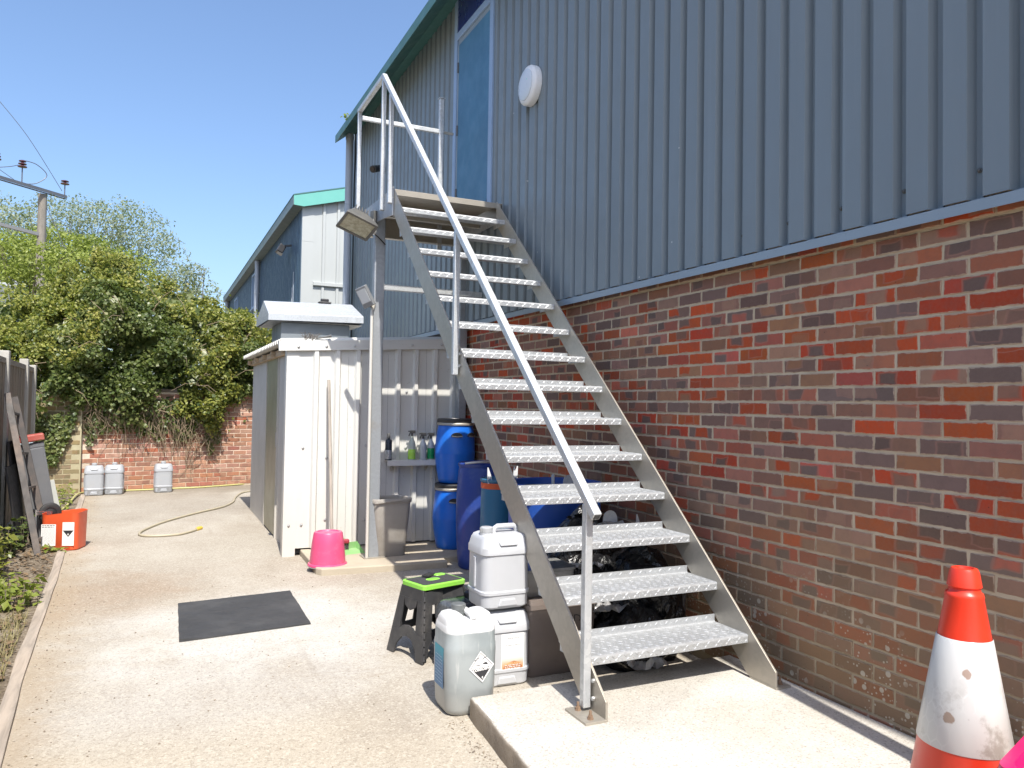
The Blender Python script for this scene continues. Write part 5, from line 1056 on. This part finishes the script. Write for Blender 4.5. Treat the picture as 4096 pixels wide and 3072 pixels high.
MB().lathe((0,0,0), [(.055,-.022),(.085,-.024),(.100,-.016),(.103,0),(.100,.016),(.085,.024),(.055,.022)], 36, False, False).xform(Mc).build('tyre', plain('castor_rubber', (.03,.03,.03), .6, 0, .2, 20), ca, smooth=40)
MB().lathe((0,0,0), [(.012,-.026),(.03,-.02),(.054,-.015),(.054,.015),(.03,.02),(.012,.026)], 28).xform(Mc).build('hub', BLACKP, ca, smooth=40)
CH = plain('chrome_fork', (.62,.62,.63), .2, .9, .05, 20)
for s_ in (-1,1): MB().prism([(-.02,-.014),(.012,-.02),(.012,.02),(-.13,.035),(-.13,-.01)], 'z', s_*.030-.002, s_*.030+.002).xform(Mc).build('fork', CH, ca, bevel=.001)
MB().box((-.135,.012,0),(.010,.07,.09)).xform(Mc).build('top_plate', CH, ca); MB().tube([Mc @ Vector((0,0,-.036)), Mc @ Vector((0,0,.036))], .008, 8).build('axle', CH, ca, smooth=40)
op = thing('orange_pail', 'orange red plastic container cut open at the top with white labels on two sides', 'container', (-3.72,8.78,0))
Mo = Matrix.Translation((-3.785,8.84,0)) @ Matrix.Rotation(math.radians(-17),4,'Z')
c = MB().loft([(0,0,0,.31,.26,.06),(0,0,.012,.335,.28,.065),(0,0,.350,.345,.29,.065),(0,0,.365,.35,.295,.066),(0,0,.363,.34,.285,.064),(0,0,.05,.325,.27,.06)], 6); 
c.v = [(x, y, z+(.014*(x/.18)+.010*math.sin(x*24) if z > .2 else 0)) for x, y, z in c.v]
c.xform(Mo).build('body', ORANGE, op, smooth=40)
M1 = Mo @ face_M((-.085,-.1452,.155), (1,0,0), (0,0,1)); child(op, rect(M1, -.072,.062,-.105,.105,.0), 'label', PAPER); child(op, lines(MB(), M1, -.064, .054, -.085, .06, 15, .0035, .001, 11), 'label_print', PAPERG); child(op, lines(MB(), M1, -.064, .050, .075, .09, 2, .006, .001, 12), 'label_print', INK)
M2 = Mo @ face_M((.085,-.1452,.165), (1,0,0), (0,0,1)); child(op, rect(M2, -.048,.060,-.115,.115,.0), 'label', PAPER)
child(op, MB().add(flat([(.056,.035),(-.044,.035),(.006,-.030)], M2, .001), [(0,1,2)]), 'label_print', INK); child(op, lines(MB(), M2, -.02, .05, -.09, -.06, 3, .004, .001, 14), 'label_print', PAPERG); ctext(op, '8', .022, M2 @ Matrix.Translation((.006,-.004,.002)), PAPER, .001)
dk = thing('black_panels', 'stack of black boards leaning in the shade between fence and steel frame', 'board', (-4.2,9.0,0))
for i, (x, y, hgt) in enumerate(((-4.20,9.35,1.05),(-4.16,9.0,.82))): MB().box((0,0,hgt/2),(.02,.5,hgt)).xform(Matrix.Translation((x,y,.01)) @ Matrix.Rotation(math.radians(-7-2*i),4,'Y')).build('board', BLACKM, dk)
# ------------------------------------------------------------------ foliage
def leaf_mesh(name, P, N, size, mat, asp=.62, fold=.35, jit=.9, droop=.2):
    P = np.asarray(P, float); N = np.asarray(N, float); n = len(P)
    N = N+rng.normal(0, jit, (n,3)); N[:,2] += .25; N /= np.linalg.norm(N, axis=1)[:,None]
    T = rng.normal(0, 1, (n,3)); T[:,2] -= droop*2; T -= N*(T*N).sum(1)[:,None]; T /= np.linalg.norm(T, axis=1)[:,None]; B = np.cross(N, T)
    s = np.asarray(size)*(rng.uniform(.65,1.3,n)); s = s[:,None]
    a = P; c = P+T*s; l = P+T*s*.42+B*s*asp*.5+N*s*fold*.28; r = P+T*s*.42-B*s*asp*.5+N*s*fold*.28
    V = np.stack([a,l,c,r],1).reshape(-1,3).astype(np.float32); me = bpy.data.meshes.new(name); me.vertices.add(4*n); me.vertices.foreach_set('co', V.ravel())
    i = np.arange(n)*4; L = np.stack([i,i+1,i+2,i,i+2,i+3],1).astype(np.int32); me.loops.add(6*n); me.loops.foreach_set('vertex_index', L.ravel()); me.polygons.add(2*n)
    me.polygons.foreach_set('loop_start', np.arange(2*n, dtype=np.int32)*3); me.polygons.foreach_set('loop_total', np.full(2*n, 3, dtype=np.int32)); me.update(); me.validate(); me.materials.append(mat); return me
def leaves(name, P, N, size, mat, parent, **k):
    me = leaf_mesh(name, P, N, size, mat, **k); o = bpy.data.objects.new(name, me); COL.objects.link(o); o.parent = parent; o.matrix_parent_inverse = parent.matrix_basis.inverted(); o['kind'] = 'stuff'; return o
IVY = mat_leaf('ivy_leaf', [(0,(.030,.052,.018)),(.35,(.060,.095,.028)),(.6,(.11,.145,.042)),(.85,(.19,.21,.07)),(1,(.25,.25,.10))], .28, .40)
BRAM = mat_leaf('bramble_leaf', [(0,(.11,.135,.03)),(.35,(.195,.215,.045)),(.65,(.29,.30,.06)),(.85,(.36,.33,.09)),(1,(.36,.25,.09))], .36, .45)
SALLOW = mat_leaf('sallow_leaf', [(0,(.12,.165,.035)),(.4,(.215,.27,.048)),(.7,(.30,.35,.07)),(1,(.36,.39,.12))], .42, .5)
PALE = mat_leaf('pale_birch_leaf', [(0,(.19,.235,.145)),(.4,(.26,.305,.195)),(.7,(.33,.37,.25)),(1,(.40,.43,.31))], .45, .5)
DRY = plain('dry_vine_stem', (.26,.20,.13), .9, 0, .3, 12); BARK = plain('grey_brown_bark', (.13,.105,.08), .9, 0, .25, 10)
TOPZ = [(-5.9,2.9),(-5.3,3.1),(-4.7,3.45),(-4.0,3.85),(-3.4,3.95),(-2.9,3.75),(-2.45,3.55),(-1.9,3.25),(-1.35,2.95),(-1.05,2.5),(-.8,2.1)]
BOTZ = [(-5.9,.15),(-4.75,.35),(-4.55,.55),(-4.2,.95),(-3.9,1.20),(-3.2,1.15),(-2.6,1.0),(-2.25,.85),(-2.05,.80),(-1.93,1.45),(-1.4,1.68),(-.8,1.70)]
def wy(x): return 13.78+(x+4.02)*(14.5-13.78)/(4.02-.9)
def shell(x, t):   # t 0 bottom .. 1 top of the hanging face
    zb, zt = lerp(BOTZ, x), lerp(TOPZ, x); z = zb+(zt-zb)*t; y = wy(x)-.06-.36*math.sin(min(1,t*1.7)*math.pi*.5)*(1-.35*t)+max(0,t-.45)**1.4*3.3
    k = .45*mnoise.noise((x*1.15,z*1.15,3.1))+.42*mnoise.noise((x*2.7,z*2.7,8.2))+.20*mnoise.noise((x*5.5,z*5.5,2.2)); k *= .35+.65*min(1, t*2.2); return Vector((x, y-k, z+.25*mnoise.noise((x*1.7,7.7,t*3))+.16*t*mnoise.noise((x*4.5,2.7,t*3))))
def hedge_pts(n, x0, x1, t0, t1, dens=None, depth=.30, patch=None):
    P, N = [], []
    while len(P) < n:
        x = random.uniform(x0, x1); t_ = random.uniform(t0, t1)
        if patch and not patch(x, t_): continue
        g = mnoise.noise((x*2.1,t_*7.5,5.5))+.75*mnoise.noise((x*5.5,t_*19,2.2))
        if random.random() > .42+1.5*g: continue
        p = shell(x, t_); q = shell(x+.03, t_); r = shell(x, min(1.02,t_+.02)); nn = (q-p).cross(r-p); 
        if nn.y > 0: nn = -nn
        nn.normalize(); p = p-nn*random.expovariate(1/depth*1.6)+nn*random.uniform(0,.10); P.append(p); N.append(nn)
    return P, N
hg = thing('ivy_hedge', 'huge mound of dark ivy and climbers smothering the top of the back wall', 'ivy', (-3,14.2,0))
bz = lambda x, t_: mnoise.noise((x*.9+3,t_*2.6,1.5)) > .02 or t_ > .80
P, N = hedge_pts(34000, -5.8, -.85, .0, 1.0, patch=lambda x, t_: not bz(x,t_) or random.random() < .35); leaves('ivy_leaves', P, N, .060, IVY, hg, asp=.85)
bm2 = thing('bramble', 'lighter yellow green bramble sprawling over the ivy mound', 'bramble', (-3.4,14.5,0))
P, N = hedge_pts(32000, -5.8, -.85, .10, 1.03, patch=lambda x, t_: bz(x,t_), depth=.25); leaves('bramble_leaves', P, N, .056, BRAM, bm2, asp=.72)
# dark core so gaps read as depth, built from stems and inner leaves
P = []; N = []
for i in range(9000):
    x = random.uniform(-5.8,-.9); t_ = random.uniform(.04,.97); p = shell(x,t_)+Vector((0,random.uniform(.30,.75),-.05)); P.append(p); N.append(Vector((0,-1,.2)))
leaves('inner_leaves', P, N, .13, IVY, hg, asp=.95, jit=.5)
b = MB(); rr = random.Random(4)
for i in range(210):
    x = rr.uniform(-4.05,-1.95); zt = lerp(BOTZ,x)+rr.uniform(-.05,.35); L = rr.uniform(.15,.75)*(1.2 if -3.6 < x < -2.3 else .7); y = wy(x)-.03; pts = []; dx = rr.uniform(-.25,.25)
    for k in range(5): f = k/4; pts.append((x+dx*f+.10*mnoise.noise((i*1.7,f*2.4,1)), y-.10*(1-f)-.03*rr.random(), max(.03, zt-L*f)))
    b.tube(pts, [.006,.005,.004,.003,.002], 4, caps=False)
for i in range(45):
    x = rr.uniform(-5.0,-1.2); t_ = rr.uniform(.05,.8); p = shell(x,t_)+Vector((0,-.02,0)); d = Vector((rr.uniform(-.5,.5), rr.uniform(-.12,.05), rr.uniform(-.3,.45))); b.tube([p, p+d*.5+Vector((0,-.05,.06)), p+d], [.007,.005,.003], 4, caps=False)
o = b.build('dry_stems', DRY, hg, fix=False); o['kind'] = 'stuff'
P = []; N = []
for sx0, sx1, z0, z1, n in ((-2.85,-2.25,.80,1.5,650),(-3.45,-2.9,.90,1.5,600),(-3.95,-3.5,.95,1.5,400),(-2.0,-1.5,1.45,1.75,300),(-2.22,-2.02,.55,1.5,420),(-2.12,-1.92,.72,1.6,420),(-4.0,-3.8,.75,1.3,160),(-3.1,-2.7,.8,1.25,150),(-4.75,-4.15,.45,1.25,900),(-3.65,-3.2,.95,1.25,160)):
    for i in range(n):
        z = z0+(z1-z0)*rr.random()**.7; f = (z-z0)/(z1-z0); xm = (sx0+sx1)/2; x = xm+(rr.random()-.5)*(sx1-sx0)*(.35+.9*f); y = (wy(x) if x > -4.02 else 13.63)-.02-.05*rr.random(); P.append((x,y,z)); N.append((0,-1,.1))
leaves('hanging_ivy', P, N, .055, IVY, hg, asp=.9, jit=.5)
def away(blobs, k): return [(CAM.x+(x-CAM.x)*k, CAM.y+(y-CAM.y)*k, CAM.z+(z-CAM.z)*k, rx*k, ry*k, rz*k) for x, y, z, rx, ry, rz in blobs]
def shrub(name, label, cat, base, blobs, n, size, mat, asp=.6, stems=14, up=.5, twig=.5, core=True, bark=BARK):
    t = thing(name, label, cat, base); P = []; N = []; rr = random.Random(len(label)); tot = sum(b_[3]*b_[4]*b_[5] for b_ in blobs)
    for x, y, z, rx, ry, rz in blobs:
        for i in range(int(n*(rx*ry*rz)/tot)):
            d = Vector((rr.gauss(0,1), rr.gauss(0,1), rr.gauss(0,1))).normalized(); k = rr.uniform(.35,1.0)**.45*(1+.22*mnoise.noise(d*2.1+Vector((x,y,z)))); q = Vector((x+d.x*rx*k, y+d.y*ry*k, z+d.z*rz*k))
            if mnoise.noise(q*1.9) < -.22 and rr.random() < .8: continue
            P.append(q); N.append(d)
    leaves('foliage', P, N, size, mat, t, asp=asp)
    b = MB(); B_ = Vector(base); B_k = 1.8 if base[1] > 25 else 1
    for i in range(stems):
        x, y, z, rx, ry, rz = blobs[i % len(blobs)]; e = Vector((x+rr.uniform(-.8,.8)*rx, y+rr.uniform(-.6,.6)*ry, z+rr.uniform(.0,.55)*rz)); s_ = B_+Vector((rr.uniform(-.35,.35), rr.uniform(-.3,.3), 0)); m_ = s_.lerp(e,.55)+Vector((rr.uniform(-.2,.2),0,.2)); b.tube(spline([s_,m_,e],4), [q_*B_k for q_ in (.035,.03,.026,.022,.018,.014,.010,.007,.004)], 5, caps=False)
        for j in range(int(6*twig)):
            p = m_.lerp(e, rr.uniform(.1,1)); d = B_k*Vector((rr.uniform(-.5,.5), rr.uniform(-.4,.4), rr.uniform(.0,.35))); b.tube([p, p+d*.5, p+d], [.006,.004,.002], 3, caps=False)
    b.build('trunk', bark, t, fix=False); return t
shrub('sallow_tree', 'bright yellow green leafy tree rising behind the ivy mound', 'tree', (-6.5,32.4,0), away([(-5.6,17.3,3.9,.9,.7,.75),(-4.9,17.6,4.35,.75,.7,.6),(-4.25,17.4,4.15,.75,.6,.65),(-3.55,17.0,3.95,.6,.5,.55),(-6.1,17.6,4.2,.7,.6,.7),(-5.2,17.0,3.5,.9,.6,.6)], 1.85), 15000, .15, SALLOW, .5, 18)
shrub('sallow_bush', 'loose yellow green bush in front of the power pole on the far left', 'bush', (-5.0,16.9,0), [(-5.75,16.9,3.55,.7,.5,.60),(-5.0,17.0,3.95,.55,.5,.62),(-4.45,16.8,3.95,.6,.5,.50),(-5.35,16.8,4.1,.45,.4,.45)], 5200, .075, SALLOW, .5, 16)
shrub('birch_tree', 'airy pale grey green tree with sparse leaves against the sky on the left', 'tree', (-6.6,38,0), away([(-5.9,20,4.9,1.0,.8,.9),(-5.2,20,5.35,.9,.8,.75),(-4.5,20.2,5.5,.8,.8,.7),(-3.9,20,5.45,.75,.7,.8),(-3.35,20,5.2,.75,.7,.95),(-2.9,20,4.75,.6,.6,.8),(-6.5,20.2,5.3,.8,.7,.8),(-4.6,20,4.5,1.5,.9,.8)], 1.9), 24000, .125, PALE, .5, 30, twig=1.3)
shrub('willow_sapling', 'slim greyish sapling poking up right of the bramble top', 'tree', (-2.55,15.9,0), [(-2.62,15.9,3.75,.34,.3,.36),(-2.36,15.95,3.95,.26,.25,.22),(-2.75,15.9,3.45,.35,.3,.3)], 1500, .07, PALE, .4, 10)
shrub('golden_bush', 'olive gold bush beside the dark duct at the right end of the ivy', 'bush', (-1.25,14.9,0), [(-1.45,14.9,2.75,.45,.4,.42),(-1.15,15,2.45,.40,.4,.45),(-1.0,15.1,2.1,.35,.4,.4)], 4200, .055, BRAM, .7, 8)
shrub('distant_tree', 'faint pale tree showing beyond the far roof edge', 'tree', (-1.2,44,0), [(-1.25,44,6.6,1.1,1.0,.9),(-.5,44,7.2,.7,.7,.7),(-2.0,44,5.9,1.0,.9,.8)], 1500, .17, PALE, .6, 10)
def nettle(name, label, c, n, spread, hgt, mat, size=.07, seed=1, group=None):
    t = thing(name, label, 'weeds', (c[0],c[1],0), group); rr = random.Random(seed); P = []; N = []; b = MB()
    for i in range(n):
        x, y = c[0]+rr.gauss(0,spread[0]), c[1]+rr.gauss(0,spread[1]); h = hgt*rr.uniform(.4,1.1); top = Vector((x+rr.uniform(-.08,.08), y+rr.uniform(-.08,.08), h)); base = Vector((x,y,0)); b.tube([base, base.lerp(top,.5)+Vector((.01,0,.01)), top], [.004,.003,.002], 4, caps=False)
        k = max(3, int(h/.045))
        for j in range(k):
            f = (j+1)/k; p = base.lerp(top, f)
            for q in range(2): a = rr.uniform(0,6.28); P.append(p+Vector((math.cos(a),math.sin(a),0))*.012); N.append((math.cos(a)*.5,math.sin(a)*.5,1))
    leaves('leaves', P, N, size, mat, t, asp=.75, jit=.45); b.build('stems', BARK, t, fix=False); return t
nettle('nettles', 'clump of sunlit yellow green nettles at the soil edge on the far left', (-4.02,6.60), 46, (.13,.20), .17, SALLOW, .070, 2)
nettle('nettles', 'taller weeds at the frame edge beside the fence foot', (-4.20,7.45), 18, (.07,.14), .40, BRAM, .075, 3)
nettle('weed_tuft', 'small yellow weed growing against the orange container', (-3.84,8.62), 5, (.03,.02), .08, SALLOW, .06, 4); nettle('ivy_scramble', 'straggly green weeds behind the steel frame foot', (-4.19,8.6), 24, (.05,.30), .30, IVY, .06, 5); nettle('weed_tuft', 'low weeds between the brick pier and the tilted cabinet', (-4.22,11.9), 40, (.08,.75), .22, SALLOW, .06, 6)
nettle('weed_tuft', 'tiny weed sprouting from the gutter near its far end', (-.26,12.2), 4, (.01,.12), .05, SALLOW, .05, 7)
for o in bpy.data.objects:
    if o.get('label') == 'tiny weed sprouting from the gutter near its far end': o.location = (-.40,11.7,5.89); [setattr(ch, 'matrix_parent_inverse', Matrix.Translation((.26,-12.2,0))) for ch in o.children]
t = thing('grass_tuft', 'patch of dry grass on the soil at the lower left edge', 'grass', (-3.85,5.3,0)); P = []; N = []; b = MB(); rr = random.Random(8)
for i in range(900):
    y = rr.uniform(4.0,6.2); x = lerp(KERB,y)-.06-abs(rr.gauss(0,.16)); h = rr.uniform(.02,.09); a = rr.uniform(0,6.28); p = Vector((x,y,.01)); e = p+Vector((math.cos(a)*.04,math.sin(a)*.04,h)); s_ = Vector((-math.sin(a),math.cos(a),0))*.003; b.add([p-s_,p+s_,e], [(0,1,2)])
o = b.build('blades', mat_leaf('dry_grass', [(0,(.20,.19,.07)),(.5,(.30,.26,.12)),(1,(.36,.31,.17))], .3), t, fix=False); o['kind'] = 'stuff'
# leaf litter and crumbs on the soil
b = MB()
P = [(lerp(KERB,y)-.07-abs(rr.gauss(0,.22)), y, .03) for y in [rr.uniform(4.0,11.5) for _ in range(900)]]; lt = leaf_mesh('leaf_litter', P, [(0,0,1)]*900, .045, plain('dead_leaf', (.17,.115,.065), .9, 0, .4, 30), jit=.35); o = bpy.data.objects.new('leaf_litter', lt); COL.objects.link(o); o['kind'] = 'stuff'
# ------------------------------------------------------------------ overhead line pole and wires
po = thing('utility_pole', 'wooden power pole with steel crossarms rising behind the trees on the left', 'utility pole', (-6.48,29.05,0))
PW = mat_wood('pole_wood', (.20,.175,.14), 'z', .4); PX, PY = -6.43, 28.55
MB().tube([(PX,PY,0),(PX,PY,8.02)], [.15,.125], 16).build('pole', PW, po, smooth=50)
A1 = Vector((-5.845,28.99,8.05)); A0 = Vector((-8.6,26.16,8.05)); AD = (A1-A0).normalized(); ST = plain('crossarm_steel', (.13,.135,.15), .5, .3, .1, 6)
MB().bar(A0, A1, .10, .012).build('crossarm', ST, po); MB().bar(A0+Vector((.05,-.05,.06)), A1+Vector((.05,-.05,.06)), .10, .012, (1,0,0)).build('crossarm', ST, po)
MB().bar(Vector((PX,PY,6.75))-AD*2.2, Vector((PX,PY,6.70))+AD*.15, .10, .10).build('crossarm', plain('pale_arm', (.25,.25,.245), .6), po)
CER = plain('brown_insulator', (.10,.035,.04), .25); WIRE = plain('conductor', (.10,.11,.13), .5)
def insul(p, h, n):
    MB().tube([p, p+Vector((0,0,h))], .018, 8).build('insulator_pin', ST, po, smooth=50); pr = []
    for i in range(n): z = h+.085*i; pr += [(.035,z),(.13-.015*i,z+.012),(.13-.015*i,z+.035),(.04,z+.06)]
    MB().lathe(p, pr, 16).build('insulator', CER, po, smooth=40)
pA = A1+Vector((-.02,-.02,.07)); pB = Vector((-6.92,27.90,8.12)); insul(pA, .40, 2); insul(pB, .52, 3); insul(pA-AD*2.35, .5, 3)
def wire(name, pts, r=.009): return MB().tube(spline(pts, 8), r, 5).build(name, WIRE, po, smooth=60)
wire('jumper', [pB+Vector((0,0,.75)), pB+Vector((.35,.2,.72)), pB+Vector((.62,.35,.45)), pB+Vector((.35,.2,.12)), pB+Vector((0,0,.02))], .014)
def far_pt(px, py, d):
    x, y = (px-512)/(FPX/4), (384-py)/(FPX/4); return CAM+(cf_+cr_*x+cu_*y)*d
wire('line', [far_pt(-4,-1+98,24.4), far_pt(28,137,25), far_pt(62,191,26.0)], .010); wire('line', [far_pt(-4,167,24), far_pt(19.5,183.5,24.6)], .010); wire('line', [far_pt(-6,167.5,24.6), far_pt(10,166.5,24.6), far_pt(18,165,24.6)], .012)
wire('stay', [Vector((PX+.12,PY-.05,7.6)), Vector((PX+.55,PY+.2,6.6)), Vector((PX+.9,PY+.3,5.5))], .012)
tx = thing('transformer', 'grey pole transformer partly hidden by leaves at the far left', 'transformer', (-6.85,25.9,4.0)); MB().loft([(-6.9,26.0,3.6,.55,.5,.08),(-6.9,26.0,4.6,.58,.52,.08),(-6.9,26.0,4.65,.62,.56,.08),(-6.9,26.0,4.75,.55,.5,.08)], 5).build('tank', plain('transformer_grey', (.20,.225,.225), .5), tx, smooth=35); MB().tube([(-6.9,26,3.6),(-6.9,26,0)], .1, 10).build('support', PW, tx, smooth=50); MB().tube([(-7.1,25.9,4.75),(-6.9,25.85,4.95),(-6.6,25.85,4.72)], .03, 8).build('bushing', ST, tx, smooth=50)
for i, (ya, yb) in enumerate(((288.5,293.2),(291.0,295.0),(305.2,309.8),(307.8,312.0))):
    p, q = far_pt(150, ya-1.0, 62), far_pt(262, yb+1.4, 58); tag(MB().tube(spline([p, p.lerp(q,.5)+Vector((0,0,-.05)), q], 6), .010, 4).build('power_line', WIRE), ('topmost', 'second from top', 'third from top', 'lowest')[i]+' of the thin overhead lines between the trees and the far roof', 'power line', 'distant power lines')

# loose grit and crumbs gathered along the edges of the yard
b = MB(); rr = random.Random(21); GP = []
for i in range(420): y = rr.uniform(3.2,13); GP.append((lerp(KERB,y)+.05+abs(rr.gauss(0,.10)), y))
for i in range(170): y = rr.uniform(2.6,3.42); GP.append((-1.62-(3.43-y)*.045-.02-abs(rr.gauss(0,.05)), y))
for i in range(260): x = rr.uniform(-3.9,-1.9); GP.append((x, wy(x)-.04-abs(rr.gauss(0,.12))))
for i in range(260): GP.append((rr.uniform(-3.5,-1.3), rr.uniform(3.0,7.0)))
for x, y in GP:
    r = rr.uniform(.0025,.007); c_ = Vector((x,y,r*.5)); vs = [c_+Vector((rr.uniform(.6,1.2)*r*dx, rr.uniform(.6,1.2)*r*dy, rr.uniform(.4,.8)*r*dz)) for dx, dy, dz in ((1,0,0),(0,1,0),(-1,0,0),(0,-1,0),(0,0,1),(0,0,-1))]
    b.add(vs, [(0,1,4),(1,2,4),(2,3,4),(3,0,4),(1,0,5),(2,1,5),(3,2,5),(0,3,5)])
gt = NT('grit'); o = b.build('grit', gt.fin(gt.cramp(gt.rnd(), [(0,(.16,.13,.10)),(.4,(.30,.25,.19)),(.7,(.48,.43,.36)),(1,(.22,.17,.11))]), .9), fix=False); o['kind'] = 'stuff'
